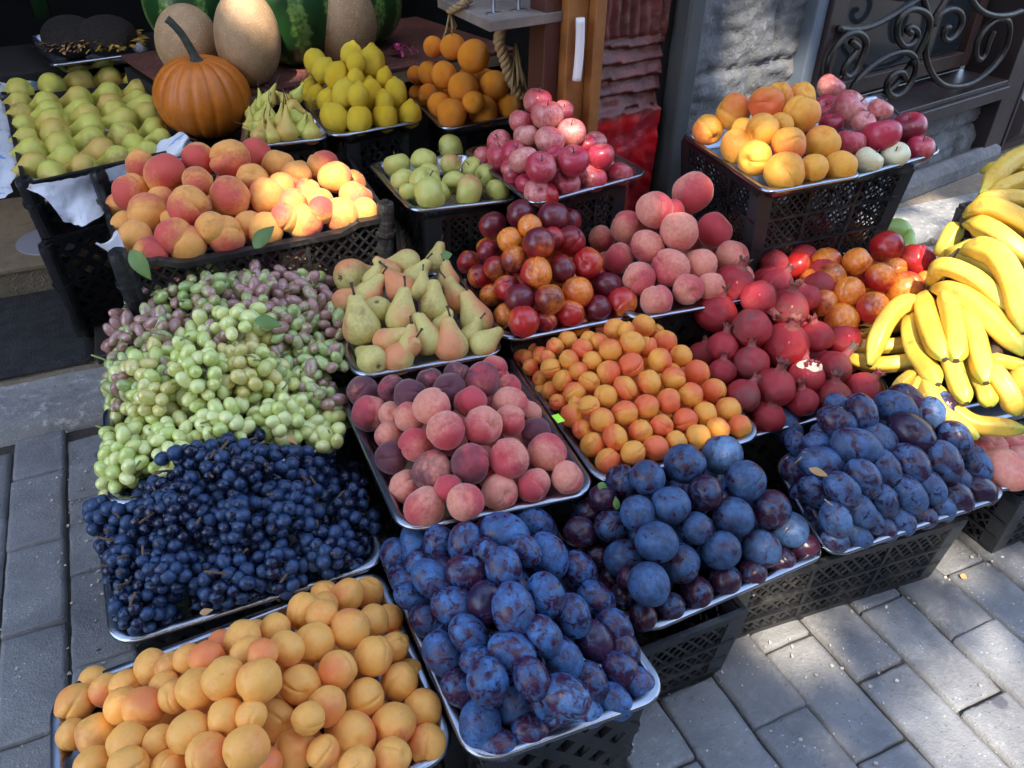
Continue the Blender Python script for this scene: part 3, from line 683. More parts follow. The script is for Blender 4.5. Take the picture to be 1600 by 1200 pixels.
def lattice(mb, A, B, C, D, w, nrm, cell=.03, solid=.0, diag=True):
    """crossed bars filling the quad A (top left) B (top right) C (bottom right) D (bottom left)"""
    n = max(3, round((B - A).length / cell)); m = max(2, round((A - D).length / cell))
    P = lambda u, v: (D * (1 - u) + C * u) * (1 - v) + (A * (1 - u) + B * u) * v
    ratio = m / n
    for sgn in (1, -1):
        for k in range(-m, n + m + 1):
            # line u = (k + t)/n , v = t/m   (sgn flips u)
            t0 = max(0, -k); t1 = min(m, n - k)
            if t1 - t0 < .2: continue
            p = P((k + t0) / n if sgn > 0 else 1 - (k + t0) / n, t0 / m); q = P((k + t1) / n if sgn > 0 else 1 - (k + t1) / n, t1 / m)
            mb.bar(p, q, w, w * .8 + (.0006 if sgn > 0 else 0), nrm)
def crate(TL, z0, label, taper=.02, cell=.026, posts=True, mat='black_plastic', rails=(.0, .42, .72, 1.0), post_h=.0, ribbed=False, group='black plastic crates', low_front=0.0, w=.0045):
    """TL: four top corners BL, BR, FR, FL in world space; z0: height of the foot. Side panels, corner posts, floor."""
    c = sum(TL, Vector()) / 4; root = tag(empty('plastic_crate', Vector((c.x, c.y, z0))), label, 'crate', group); o = root.location
    T = [p.copy() for p in TL]; Bt = [Vector((p.x + (c.x - p.x) * taper * 3, p.y + (c.y - p.y) * taper * 3, z0)) for p in T]
    for i in range(4):
        a, b = i, (i + 1) % 4; A, B_, C, D = T[a], T[b], Bt[b], Bt[a]
        nrm = (B_ - A).cross(A - D).normalized(); g = MB()
        A1, B1 = A.copy(), B_.copy()
        if low_front and i in (0, 2):          # the long sides dip between the posts
            dip = Vector((0, 0, -low_front)); e = (B_ - A)
            g.bar(A - o, A + e * .12 - o, .012, .02, nrm); g.bar(A + e * .12 - o, A + e * .2 + dip - o, .012, .02, nrm)
            g.bar(A + e * .2 + dip - o, B_ - e * .2 + dip - o, .012, .02, nrm); g.bar(B_ - e * .2 + dip - o, B_ - e * .12 - o, .012, .02, nrm); g.bar(B_ - e * .12 - o, B_ - o, .012, .02, nrm)
            A1 = A + dip; B1 = B_ + dip
        for r in rails:
            p = A1.lerp(D, r); q = B1.lerp(C, r)
            h = .016 if r in (0.0, 1.0) else .007
            if not (low_front and i in (0, 2) and r == 0.0): g.bar(p - o, q - o, h, .010 if r in (0, 1.0) else .012, nrm)
        lattice(g, A1 - o, B1 - o, C - o, D - o, w, nrm, cell)
        for k in (1, 2): g.bar(A1.lerp(B1, k / 3) - o, D.lerp(C, k / 3) - o, .009, .009, nrm)
        g.build('side_panel', M[mat], root)
    for i in range(4):
        g = MB(); up = Vector((0, 0, post_h)); top = T[i] + up; bot = Bt[i]; dx = (T[(i + 1) % 4] - T[i]).normalized(); dy = (T[(i - 1) % 4] - T[i]).normalized()
        if ribbed:
            pts = []; rr = []; n = 22
            for k in range(n + 1):
                pts.append(bot.lerp(top, k / n) - o); rib = k % 4 == 0; rr.append(.0198 if rib else .019)
            rr[-1] = .017; g.tube(pts, rr, 14); g.tube([top - o + Vector((0, 0, -.001)), top - o + Vector((0, 0, .006))], .008, 10)
            g.tube([bot.lerp(top, .55) - o, bot.lerp(top, .60) - o], .024, 14)
        else:
            g.bar(bot + dx * .010 + dy * .002 - o, top + dx * .010 + dy * .002 - o, .034, .012, dy); g.bar(bot + dy * .02 - o, top + dy * .02 - o, .012, .030, dy)
        g.build('corner_post', M['grey_plastic'] if mat != 'black_plastic' or not ribbed else M[mat], root, smooth=False)
    g = MB(); F = [p.lerp(c.copy().lerp(p, 1), 0) for p in Bt]
    lattice(g, Bt[0] + Vector((0, 0, .012)) - o, Bt[1] + Vector((0, 0, .012)) - o, Bt[2] + Vector((0, 0, .012)) - o, Bt[3] + Vector((0, 0, .012)) - o, .010, (0, 0, 1), .04)
    g.build('crate_floor', M[mat], root)
    return root
def crate_under(Q, z0, label, inset=.02, drop=.037, **kw):
    T = [Q.p(u, v, -drop) for u, v in ((inset / Q.W, 1 - inset / Q.H), (1 - inset / Q.W, 1 - inset / Q.H), (1 - inset / Q.W, inset / Q.H), (inset / Q.W, inset / Q.H))]
    return crate(T, z0, label, **kw)

def prof(x, x0, p):
    d = (x - x0) / (1 - x0) if x > x0 else (x0 - x) / x0
    return 1 - min(1.3, abs(d)) ** p
class Pile:
    def __init__(s, Q, h, e=0.0, u0=.5, v0=.5, p=2.0, q=2.0): s.Q = Q; s.h = h; s.e = e; s.u0 = u0; s.v0 = v0; s.pp = p; s.q = q; s.low = .35
    def top(s, u, v):
        a, b = prof(u, s.u0, s.pp), prof(v, s.v0, s.q)
        m = a * b if a > 0 and b > 0 else min(a, 0) + min(b, 0)
        return s.Q.z + s.e + s.h * max(-s.low, m)
    def hit(s, x, y):
        r = ray(x, y); best = None; t = .35; r_n = r
        while t < 4.2:
            p = CAM + r_n * t
            if p.z < s.Q.z + s.h + s.e + .02:
                u, v = s.Q.uv(p)
                if -.4 < u < 1.4 and -.4 < v < 1.4:
                    d = p.z - s.top(u, v)
                    if d <= 0: return p, t
                    if best is None or d < best[0]: best = (d, p, t)
                elif p.z < s.Q.z - .1: break
            t += .004
        return (best[1], best[2]) if best else (at(x, y, s.Q.z), (s.Q.z - HC) / r.z)
def parse(txt):
    out = []
    for q in txt.split(','):
        w_ = q.split()
        if len(w_) < 3: continue
        d = dict(x=float(w_[0]), y=float(w_[1]), r=float(w_[2]))
        for k in w_[3:]: d[k[0]] = float(k[1:])
        out.append(d)
    return out
def depth_of(p): return -(p - CAM).dot(CB)
def axis_quat(d, spin): return Vector((0, 0, 1)).rotation_difference(Vector(d).normalized()) @ Quaternion((0, 0, 1), spin)
def img_dir(a, toward=0.0):
    a = radians(a); return (CR * cos(a) - CU * sin(a) + CB * toward).normalized()
LOOKS = {
 'apricot_pale': lambda b, d: 'red cheeked' if b > .62 else 'greenish golden' if b < .25 else 'pale golden' if b < .42 else 'golden orange',
 'apple_cream': lambda b, d: 'pale cream',
 'apricot': lambda b, d: 'reddish orange' if b > .62 else 'pale golden' if b < .38 else 'golden orange',
 'peach': lambda b, d: 'dark maroon' if d > .55 else 'red blushed' if b > .62 else 'pale pink' if b < .36 else 'pink red',
 'yellow_peach': lambda b, d: 'deep red blushed' if b > .66 else 'yellow orange' if b < .4 else 'orange pink',
 'gold_peach': lambda b, d: 'red cheeked golden' if b > .6 else 'golden yellow',
 'nectarine': lambda b, d: 'dark red' if d > .5 else 'yellow orange' if b < .4 else 'glossy red' if b > .6 else 'red orange',
 'apple_red': lambda b, d: 'deep crimson' if d > .5 or b > .75 else 'pale cream' if b < .2 else 'pink striped',
 'apple_green': lambda b, d: 'red striped green' if b > .55 else 'pale green',
 'pear_red': lambda b, d: 'red blushed' if b > .6 else 'yellow green' if b < .4 else 'yellow brown',
 'pear_green': lambda b, d: 'yellow green',
 'lemon': lambda b, d: 'yellow', 'orange': lambda b, d: 'bright', 'pomegranate': lambda b, d: 'dark crimson' if b > .6 else 'scuffed red',
 'green_fruit': lambda b, d: 'lime green', 'oval_plum': lambda b, d: 'reddish blue' if d > .5 else 'bright blue' if b > .6 else 'blue bloomed',
 'round_plum': lambda b, d: 'dark purple' if b < .36 else 'dusty blue', 'dark_plum': lambda b, d: 'purple' if d > .5 else 'dusty blue'}
ALLP = []
def pile(kind, noun, matk, txt, P, phrase, group, axis='rand', ang=-90, brange=(.3, .6), drange=(0, .3), hide=True, fill=True, stem=None, lift=0.0, tiltr=.3, rscale=1.0, sink=1.0, keep=True, km=.85):
    L = parse(txt); med = sorted(d['r'] for d in L)[len(L) // 2]; rnd = random.Random(sum(map(ord, phrase)))
    for d in L:
        p, t = P.hit(d['x'], d['y']); d['ray'] = ray(d['x'], d['y'])
        rr = d['r'] * rscale; back = 0.0
        if hide and d['r'] < .8 * med: back = (med - d['r']) * 1.2; rr = (d['r'] * .45 + med * .5) * rscale
        R = rr * depth_of(p) / FPX
        dl = d['ray'].length
        t += back * sink * depth_of(p) / FPX / dl - lift * R / dl; t -= d.get('z', 0) * R / dl
        d['t'] = t; d['t0'] = t; d['R'] = R; d['p'] = CAM + d['ray'] * t
    for it in range(40):
        for i in range(len(L)):
            a = L[i]
            for j in range(i + 1, len(L)):
                b = L[j]; v = b['p'] - a['p']; m = .93 * (a['R'] + b['R']); dd = v.length
                if dd >= m: continue
                dr = (a['ray'] + b['ray']).normalized(); dep = v.dot(dr); lat2 = max(0, dd * dd - dep * dep); need = sqrt(max(0, m * m - lat2)) - abs(dep)
                s = 1 if dep >= 0 else -1; q = .5 * need * .35
                for o_, sg in ((a, -s), (b, s)):
                    o_['t'] += sg * q / o_['ray'].length; lim = 1.5 * o_['R'] / o_['ray'].length
                    o_['t'] = min(o_['t0'] + lim, max(o_['t0'] - lim, o_['t'])); o_['p'] = CAM + o_['ray'] * o_['t']
    if keep:                         # a fruit low in its tray stays behind the rim
        for d in L:
            for _ in range(60):
                u, v = P.Q.uv(d['p']); m = km * d['R']
                if (v * P.Q.H > m and u * P.Q.W > m * .6 and (1 - u) * P.Q.W > m * .6) or d['p'].z < P.Q.z - .036 + .80 * d['R'] or d['p'].z > P.Q.z + 1.1 * d['R']: break
                d['t'] += .002; d['p'] = CAM + d['ray'] * d['t']
            u, v = P.Q.uv(d['p']); R = d['R']; fl = P.Q.z - .036 + (1.22 if 'plum' in kind else 1.04) * R
            if d['p'].z < P.Q.z + .9 * R:
                mu, mv = .92 * R / P.Q.W, .98 * R / P.Q.H; q = P.Q.p(min(1 - mu, max(mu, u)), max(mv, v), 0); d['p'] = Vector((q.x, q.y, max(d['p'].z, fl)))
    rows_label(L, P.Q)
    for d in L:
        d['b'] = d.get('b', rnd.uniform(*brange)); d['d'] = d.get('d', rnd.uniform(*drange))
        look = LOOKS[matk](d['b'], d['d'])
        make_fruit(kind, noun, matk, d, rnd, axis, ang, tiltr, stem, f"{look} {noun}, {phrase}, {d['lab']}", group)
    Rm = sum(d['R'] for d in L) / len(L)
    if fill: fill_pile(kind, noun, matk, L, P, Rm, rnd, phrase, group, axis, ang, tiltr, stem)
    ALLP.append((phrase, L)); return L
def rows_label(L, Q, rowh=None):
    for d in L: d['u'], d['v'] = Q.uv(d['p'])
    Rm = sum(d['R'] for d in L) / len(L); rest = sorted(L, key=lambda d: d['v']); row = 0
    while rest:
        v0 = rest[0]['v']; lim = v0 + 1.25 * Rm / Q.H; cur = [d for d in rest if d['v'] <= lim]; rest = [d for d in rest if d['v'] > lim]
        cur.sort(key=lambda d: d['u']); n = len(cur)
        for i, d in enumerate(cur):
            side = 'leftmost' if i == 0 and n > 1 else 'rightmost' if i == n - 1 and n > 1 else f'{ORD[min(i, 19)]} from left'
            d['lab'] = f"{'front' if row == 0 else ORD[min(row, 19)]} row{'' if row == 0 else ' from front'}, {side}"
        row += 1
def make_fruit(kind, noun, matk, d, rnd, axis, ang, tiltr, stem, label, group):
    me = rnd.choice(SHAPE[kind])
    key = me.name + '|' + matk
    if key not in MESHES: mm = me.copy(); mm.materials.clear(); mm.materials.append(M[matk]); MESHES[key] = mm
    o = bpy.data.objects.new(noun.replace(' ', '_'), MESHES[key]); COL.objects.link(o); o.rotation_mode = 'QUATERNION'
    if axis == 'rand':
        z = Vector((rnd.gauss(0, 1), rnd.gauss(0, 1), rnd.gauss(0, 1) + .3)); seam = rnd.random() < .6
    elif axis == 'up': z = Vector((rnd.gauss(0, tiltr), rnd.gauss(0, tiltr) - .15, 1))
    else:
        a = d.get('a', ang + rnd.uniform(-18, 18)); z = img_dir(a, d.get('k', rnd.uniform(-tiltr, tiltr)))
    o.rotation_quaternion = axis_quat(z, rnd.uniform(0, 2 * pi) if 's' not in d else d['s'])
    if axis == 'rand' and seam:      # the seam shows on this one
        vw = (CB + Vector((rnd.gauss(0, .55), rnd.gauss(0, .55), rnd.gauss(0, .55)))).normalized(); z = (z - vw * z.dot(vw) + vw * rnd.uniform(-.2, .6)).normalized(); x = (vw - z * vw.dot(z)).normalized()
        o.rotation_quaternion = Matrix((x, z.cross(x), z)).transposed().to_quaternion()
    k = d['R']; o.location = d['p']; o.scale = (k * rnd.uniform(.96, 1.04), k * rnd.uniform(.96, 1.04), k * rnd.uniform(.96, 1.04))
    o.color = (d['b'], d['d'], rnd.random(), 1)
    if stem and rnd.random() < stem[1]: obj('stem', STEM[stem[0]], None, o)
    if stem and len(stem) > 2: obj('calyx', CALYX, None, o)
    tag(o, label, stem_cat(noun), group); d['o'] = o
    return o
def stem_cat(noun): return noun.split()[-1]
MESHES = {}
def fill_pile(kind, noun, matk, L, P, Rm, rnd, phrase, group, axis, ang, tiltr, stem):
    Q = P.Q; pts = [(d['p'], d['R']) for d in L]; out = []; z = Q.z - .034 + Rm * .95; lay = 0
    while z < Q.z + P.h + P.e:
        nx = int(Q.W / (1.95 * Rm)); ny = int(Q.H / (1.75 * Rm))
        for j in range(ny):
            for i in range(nx):
                u = (i + .5 + (.25 if (j + lay) % 2 else -.25)) / nx; v = (j + .5) / ny
                if not (.09 < u < .91 and .09 < v < .91): continue
                p = Q.p(u, v, z - Q.z) + Vector((rnd.uniform(-.15, .15) * Rm, rnd.uniform(-.15, .15) * Rm, 0))
                if z > P.top(u, v) - .75 * Rm: continue
                vw = (p - CAM).normalized()
                ok = True; seen = False
                for q, r in pts:
                    e = p - q; dd = e.length
                    if dd < .86 * (r + Rm): ok = False; break
                    if dd < 2.7 * Rm:
                        seen = True
                        # never in front of a fruit the photo shows
                        dep = e.dot(vw)
                        if dep < 0 and (e - vw * dep).length < r: ok = False; break
                if ok and seen: pts.append((p, Rm)); out.append(p)
        z += 1.6 * Rm; lay += 1
    for p in out:
        d = dict(p=p, R=Rm * .97, b=rnd.uniform(.35, .6), d=rnd.uniform(0, .3))
        make_fruit(kind, noun, matk, d, rnd, axis, ang, tiltr, None, f'{noun} half hidden beneath the upper fruit, {phrase}', group)
# ================================================================== THE STALL
Q = {}
Q['aprF'] = Quad([(78, 1080), (592, 882), (720, 1172), None], .21)
Q['blue'] = Quad([None, (520, 690), (611, 877), (172, 1014)], .22)
Q['green'] = Quad([(160, 630), None, (550, 690), (170, 797)], .265)
Q['plumF'] = Quad([(586, 852), None, (1052, 1086), (738, 1200)], .225)
Q['plumM'] = Quad([(838, 812), None, (1302, 862), (1000, 994)], .195)
Q['plumR'] = Quad([None, (1462, 640), (1582, 772), (1296, 873)], .20)
Q['peach'] = Quad([(521, 597), (789, 546), (937, 768), (626, 833)], .29)
Q['apr'] = Quad([(782, 538), None, (1198, 680), (938, 760)], .28)
Q['pears'] = Quad([None, (698, 398), (792, 550), (552, 591)], .335)
Q['nect'] = Quad([(694, 400), None, (1010, 490), (788, 534)], .345)
Q['rosy'] = Quad([(903, 362), None, (1205, 462), (984, 501)], .36)
Q['pom'] = Quad([(1052, 480), (1288, 432), (1398, 622), None], .225)
Q['nectR'] = Quad([(1192, 428), (1440, 395), (1500, 482), (1304, 524)], .305)
Q['ban'] = Quad([(1420, 400), (1690, 330), (1790, 600), (1440, 690)], .275)
Q['flat'] = Quad([(1465, 640), (1700, 590), (1770, 730), (1545, 768)], .20)
Q['goldp'] = Quad([(1063, 208), None, (1351, 273), (1199, 301)], .57)
Q['appleR'] = Quad([(1250, 175), None, (1473, 236), (1330, 279)], .56)
Q['appleC'] = Quad([(722, 233), None, (1015, 270), (833, 319)], .52)
Q['greenA'] = Quad([(572, 254), (735, 238), (812, 311), (644, 330)], .485)
Q['orange'] = Quad([(640, 150), None, (836, 176), (692, 203)], .54)
Q['lemon'] = Quad([(468, 155), None, (668, 187), (518, 214)], .54)
Q['spear'] = Quad([(380, 185), None, (519, 215), (375, 231)], .53)
Q['pearC'] = Quad([(10, 158), (250, 128), (300, 232), (40, 292)], .47)
Q['peachC'] = Quad([(158, 290), (538, 240), (604, 340), (190, 418)], .46)
Q['sunf'] = Quad([(36, 56), (200, 36), (240, 80), (80, 102)], .55)

TRAYS = dict(aprF='steel tray of golden apricots in front of the blue grapes', blue='steel tray under the dark blue grapes', green='steel tray under the green grapes',
 plumF='steel tray of bright blue oval plums nearest the pavement', plumM='steel tray of round dusty plums between the oval plums and long plums', plumR='steel tray of long plums in front of the pomegranates and bananas',
 peach='steel tray of dark pink peaches in front of the pears', apr='steel tray carrying the pyramid of small apricots', pears='steel tray of blushed pears beside the green grapes', nect='steel tray under the red nectarine pyramid',
 rosy='steel tray under the rosy peach pyramid', pom='steel tray under the heaped pomegranates', nectR='steel tray of orange nectarines beside the bananas', flat='steel tray of flat peaches under the bananas',
 goldp='steel tray of golden peaches on the tall crate by the wall', appleR='steel tray of dark pink apples next to the golden peaches by the window', appleC='steel tray of striped apples in front of the red panel',
 greenA='steel tray of pale green apples behind the yellow peach crate', orange='steel tray under the stacked oranges', lemon='steel tray under the stacked lemons', spear='steel tray of small pears next to the pumpkin', sunf='steel tray of dried sunflower heads in the dark shop')
for k, l in TRAYS.items():
    tray(Q[k], l, rc=.03 if k in ('greenA', 'goldp', 'appleR', 'appleC', 'sunf') else .042)

# crates that carry the trays
def PT(x, y, z): return at(x, y, z)
b = at(1128, 1052, 0); x1, y0 = b.x + .01, b.y
crate([Vector((x1 - .52, y0 + .33, .155)), Vector((x1, y0 + .33, .155)), Vector((x1, y0, .155)), Vector((x1 - .52, y0, .155))], .004, 'black plastic crate under the round plum and oval plum trays', cell=.024)
b = at(1452, 903, 0); x3 = b.x + .015; y3 = b.y
crate([Vector((x1 + .012, y3 + .36, .15)), Vector((x3, y3 + .36, .155)), Vector((x3, y3 - .005, .155)), Vector((x1 + .012, y0 + .045, .155))], .004, 'black plastic crate under the long plum tray, right of another crate', cell=.024)
b = at(1538, 868, 0); crate([Vector((b.x, b.y + .4, .155)), Vector((b.x + .5, b.y + .4, .155)), Vector((b.x + .5, b.y - .01, .155)), Vector((b.x, b.y - .01, .155))], .004, 'black plastic crate under the flat peaches at the stall end', cell=.026)
HID = dict(cell=.06, rails=(0., 1.0), w=.02)
for k, l in dict(aprF='black crate under the front apricot tray', blue='black crate under the blue grape tray', green='black crate under the green grape tray', peach='black crate under the dark pink peach tray', apr='black crate under the apricot pyramid tray',
                 pears='black crate under the blushed pear tray', nect='black crate under the red nectarine tray', rosy='black crate under the rosy peach tray', pom='black crate under the pomegranate tray', nectR='black crate under the orange nectarine tray', ban='black crate under the bananas').items():
    crate_under(Q[k], .004, l, inset=.035, taper=.03, **HID)
PF = Q['plumF']; T = [PF.p(u, v, -.038) for u, v in ((.1, .45), (.9, .45), (.9, .07), (.1, .07))]; crate(T, .004, 'black crate under the nearer end of the oval plum tray', taper=.03, **HID)
# tall visible crates
G_ = Q['goldp']; a = at(1060, 212, .53); bR = at(1449, 268, .53); f = at(1192, 312, .53)
sh_ = ((a - f) * .07 + (bR - f) * .02); a, bR, f = a + sh_ * .4, bR + (a - f) * .07 - (bR - f) * .05, f + sh_
crate([f + (bR - f) * 0 + (a - f) * .9, bR + (a - f) * .9, bR, f], f.z - .235, 'tall black lattice crate under the golden peaches and dark apples', taper=.035, cell=.0225, w=.0036, rails=(0, .3, .62, 1), mat='black_plastic')
c2 = [p + Vector((0, 0, -.24)) for p in [f + (a - f) * .9, bR + (a - f) * .9, bR, f]]; crate(c2, .034, 'lower black crate beneath the tall lattice crate by the wall', taper=.03, cell=.04, w=.004, rails=(0, 1))
crate_under(Q['appleC'], .04, 'black crate under the striped apple tray', inset=.045, drop=.042, cell=.022, rails=(0, 1), w=.0055)
crate_under(Q['greenA'], .04, 'black crate under the pale green apple tray', inset=.05, drop=.042, cell=.020, rails=(0, 1), w=.0055)
for k, l in dict(orange='black crate under the stacked oranges', lemon='black crate under the stacked lemons', spear='black crate under the small pear tray').items(): crate_under(Q[k], .04, l, inset=.05, drop=.042, cell=.03, rails=(0, .5, 1), w=.009)
# two crates holding fruit
P_ = Q['peachC'].P; crate([p.copy() for p in P_], .33, 'shallow black crate holding the yellow peaches', taper=.012, cell=.026, post_h=.035, ribbed=True, low_front=.016, rails=(0, 1.0))
T = [p - Vector((0, 0, .145)) for p in P_]; crate(T, .04, 'lower black crate beneath the crate of yellow peaches', taper=.03, post_h=0, ribbed=True, cell=.05, w=.012)
P2 = Q['pearC'].P; crate([p.copy() for p in P2], .34, 'paper lined black crate of yellow green pears', taper=.02, cell=.03, post_h=.02, ribbed=True, w=.006)
T = [p - Vector((0, 0, .145)) for p in P2]; crate(T, .04, 'lower black crate beneath the paper lined pear crate', taper=.03, ribbed=True, cell=.05, w=.012)

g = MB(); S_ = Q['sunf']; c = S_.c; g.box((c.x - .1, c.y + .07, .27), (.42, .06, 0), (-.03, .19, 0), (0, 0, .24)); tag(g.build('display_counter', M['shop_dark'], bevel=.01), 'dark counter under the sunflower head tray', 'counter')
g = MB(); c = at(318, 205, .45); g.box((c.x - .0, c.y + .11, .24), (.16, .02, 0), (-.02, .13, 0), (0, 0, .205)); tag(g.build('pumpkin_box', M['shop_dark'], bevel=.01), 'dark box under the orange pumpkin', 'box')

# ------------------------------------------------------------------ fruit, read off the photograph: x y radius (a long axis, b blush, d dark, z lift)
pile('apricot', 'apricot', 'apricot_pale', '''118 1102 31 b.45,150 1070 22,166 1078 26 b.7,198 1070 26 b.3,192 1103 28 b.35,225 1106 31 b.62,237 1043 27 b.55,269 1045 26 b.5,296 1030 23 b.75,323 1028 27 b.85,311 1077 34 b.3,274 1088 27 b.5,
257 1072 20,350 1060 32 b.3,379 998 30 b.35,345 1008 22 b.9,388 1022 26 b.45,405 1065 34 b.4,355 1123 31 b.4,295 1145 32 b.4,113 1148 24,152 1148 32 b.5,200 1160 31 b.1,250 1160 26 b.3,393 1118 24 b.3,145 1195 28,200 1198 31 b.35,265 1200 28 b.5,325 1180 32 b.5,
385 1170 33 b.35,430 983 26 b.25,475 955 28 b.4,503 962 22 b.3,547 983 31 b.5,583 970 25 b.4,612 965 23 b.8,448 1013 27 b.6,491 1004 31 b.3,410 1022 24 b.6,634 1008 24 b.4,614 1012 22 b.4,584 1025 29 b.55,528 1046 29 b.55,469 1069 32 b.42,624 1065 29 b.2,655 1050 24 b.3,
510 1104 30 b.5,570 1089 31 b.4,662 1107 30 b.35,615 1133 34 b.74,551 1151 36 b.55,431 1125 32 b.42,482 1122 24 b.2,461 1172 33 b.38,505 1175 25 b.6,668 1162 30 b.6,613 1182 29 b.45,558 1196 28 b.45,418 1192 23 b.7,543 930 26 b.45,575 926 25 b.4,507 930 20 b.3,505 948 24 b.3''',
     Pile(Q['aprF'], .10, -.002, .55, .5), 'front apricot tray', 'apricots heaped in the front tray', brange=(.2, .5), rscale=1.04)
pile('oval_plum', 'plum', 'oval_plum', '''612 888 28 a60,650 852 28 a70,687 850 28 a80,728 852 33 a90,790 835 36 a30,835 815 25 a30,867 830 28 a60,856 868 33 a60,625 925 27 a30,675 905 30 a40,730 898 31 a30,787 890 32 a80,905 893 30 a60,642 932 24 a30,710 948 32 a20,757 943 30 a90 b.3,802 952 36 a80 d.5,
852 930 32 a70,670 972 29 a40,733 992 31 a50,895 962 30 a70,934 938 31 a50,692 1022 32 a60 d.5,747 1032 25 a0,800 1020 34 a30 d.5,849 995 30 a60 d.4,929 1003 32 a60 b.3,970 980 31 a60,882 1031 31 a60,716 1078 30 a50,762 1066 34 a80,830 1060 30 a60,970 1047 30 a50 d.4,922 1066 31 a60,
1008 1017 30 a70 b.4,803 1108 36 a80,882 1088 35 a20,1000 1080 26 a60 d.6,960 1097 28 a40,915 1115 28 a30,865 1128 28 a20,750 1133 36 a90 b.7,830 1152 30 a20 d.4,778 1170 28 a10 d.5,657 885 22,820 860 22,700 1000 20,770 1010 20,850 1100 22,625 905 24,760 868 22''',
     Pile(Q['plumF'], .10, 0, .45, .55), 'front oval plum tray', 'oval blue plums heaped in the front tray', axis='img', ang=60, brange=(.45, .7), drange=(0, .4))
pile('round_plum', 'plum', 'round_plum', '''1070 725 33 b.5,1128 711 34 b.55,1012 747 29 b.5,972 752 28 b.35,1048 789 32 b.6,1102 770 29 b.3,1165 752 33 b.55,942 778 23 b.2,996 802 28 b.55,1146 808 32 b.6,1086 826 28 b.5,1026 847 32 b.6,920 800 20 b.3,906 832 26 b.3,954 822 27 b.4,974 872 32 b.5,
1062 880 32 b.45,1126 860 31 b.55,1014 913 33 b.65,934 870 22 b.3,1090 927 27 b.25,1132 906 26 b.3,1177 896 23 b.2,1190 858 31 b.5,1220 876 23 b.2,1256 858 24 b.15,1048 948 21 b.35,1004 964 22 b.25 d.4,1206 796 30 b.3,1234 828 28 b.6,1176 700 22 b.3,1240 790 18,985 905 22 b.2,955 905 22 b.2,900 865 20,1000 935 20 b.2,965 935 22 b.3''',
     Pile(Q['plumM'], .135, .0, .5, .66, 3.0, 1.6), 'round plum tray', 'round plums heaped in the middle tray', brange=(.35, .6), drange=(0, .2))
pile('long_plum', 'plum', 'dark_plum', '''1260 664 27 a80,1308 660 27 a30,1218 700 27 a60,1284 724 31 a10,1232 752 25 a70 d.5,1274 768 25 a40,1316 766 27 a45,1338 698 33 a20,1374 688 28 a40,1350 748 29 a50,1382 732 26 a60,1380 782 25 a60,1344 798 25 a50,1306 812 26 a60,1272 810 22 a60,1338 836 24 a40,1300 848 18 a30,
1376 830 25 a30 d.7,1280 694 22 a20,1246 695 20 a60,1240 788 18,1230 645 20,1348 644 26 a70,1310 634 16,1400 638 29 a30,1416 622 25 a30 b.3,1455 650 26 a80,1424 678 32 a40 b.25,1494 688 27 a60,1422 724 30 a45,1472 722 32 a50,1492 748 24 a30,1523 724 26 a70,1418 772 28 a50,1456 762 24 a60,1496 778 25 a40 b.3,1532 770 26 a30 b.2,
1470 794 23 a40,1440 806 23 a30 d.5,1408 814 23 a50,1360 812 18,1336 640 18''',
     Pile(Q['plumR'], .135, 0, .5, .75, 4.0, 1.6), 'long plum tray by the bananas', 'long plums heaped in the tray by the bananas', axis='img', ang=45, brange=(.4, .6), drange=(0, .25))
pile('peach', 'peach', 'peach', '''567 612 27 d.9 b.6,577 646 30 d.6 b.6,612 607 20 d.8 b.8,642 618 27 d1 b.7,672 595 20 d.9 b.8,715 585 20 d.9,702 607 25 d1 b.7,752 595 30 d.8 b.9,772 577 21 b.9,795 605 17 b.7,675 635 30 b.35,735 627 27 b.75 d.3,797 630 30 b.45,640 652 25 b.5,697 672 32 b.6,755 665 31 b.5,797 657 26 b.6,827 645 16 b.5,
837 675 24 d1 b.6,607 680 21 b.55,650 695 28 b.75,612 715 28 d1 b.6,675 735 33 b.5 d.55,735 725 33 d.75 b.85,795 716 32 b.75 d.25,855 706 31 b.62,635 760 28 b.35,665 795 34 b.3,727 785 30 b.5,782 772 30 b.4,835 760 28 b.7 d.2,887 747 26 b.45,700 762 20 b.9 d.5,767 747 16 b.8,612 648 18 b.2''',
     Pile(Q['peach'], .075, .012, .5, .5), 'central peach tray', 'dark pink peaches in the central tray')
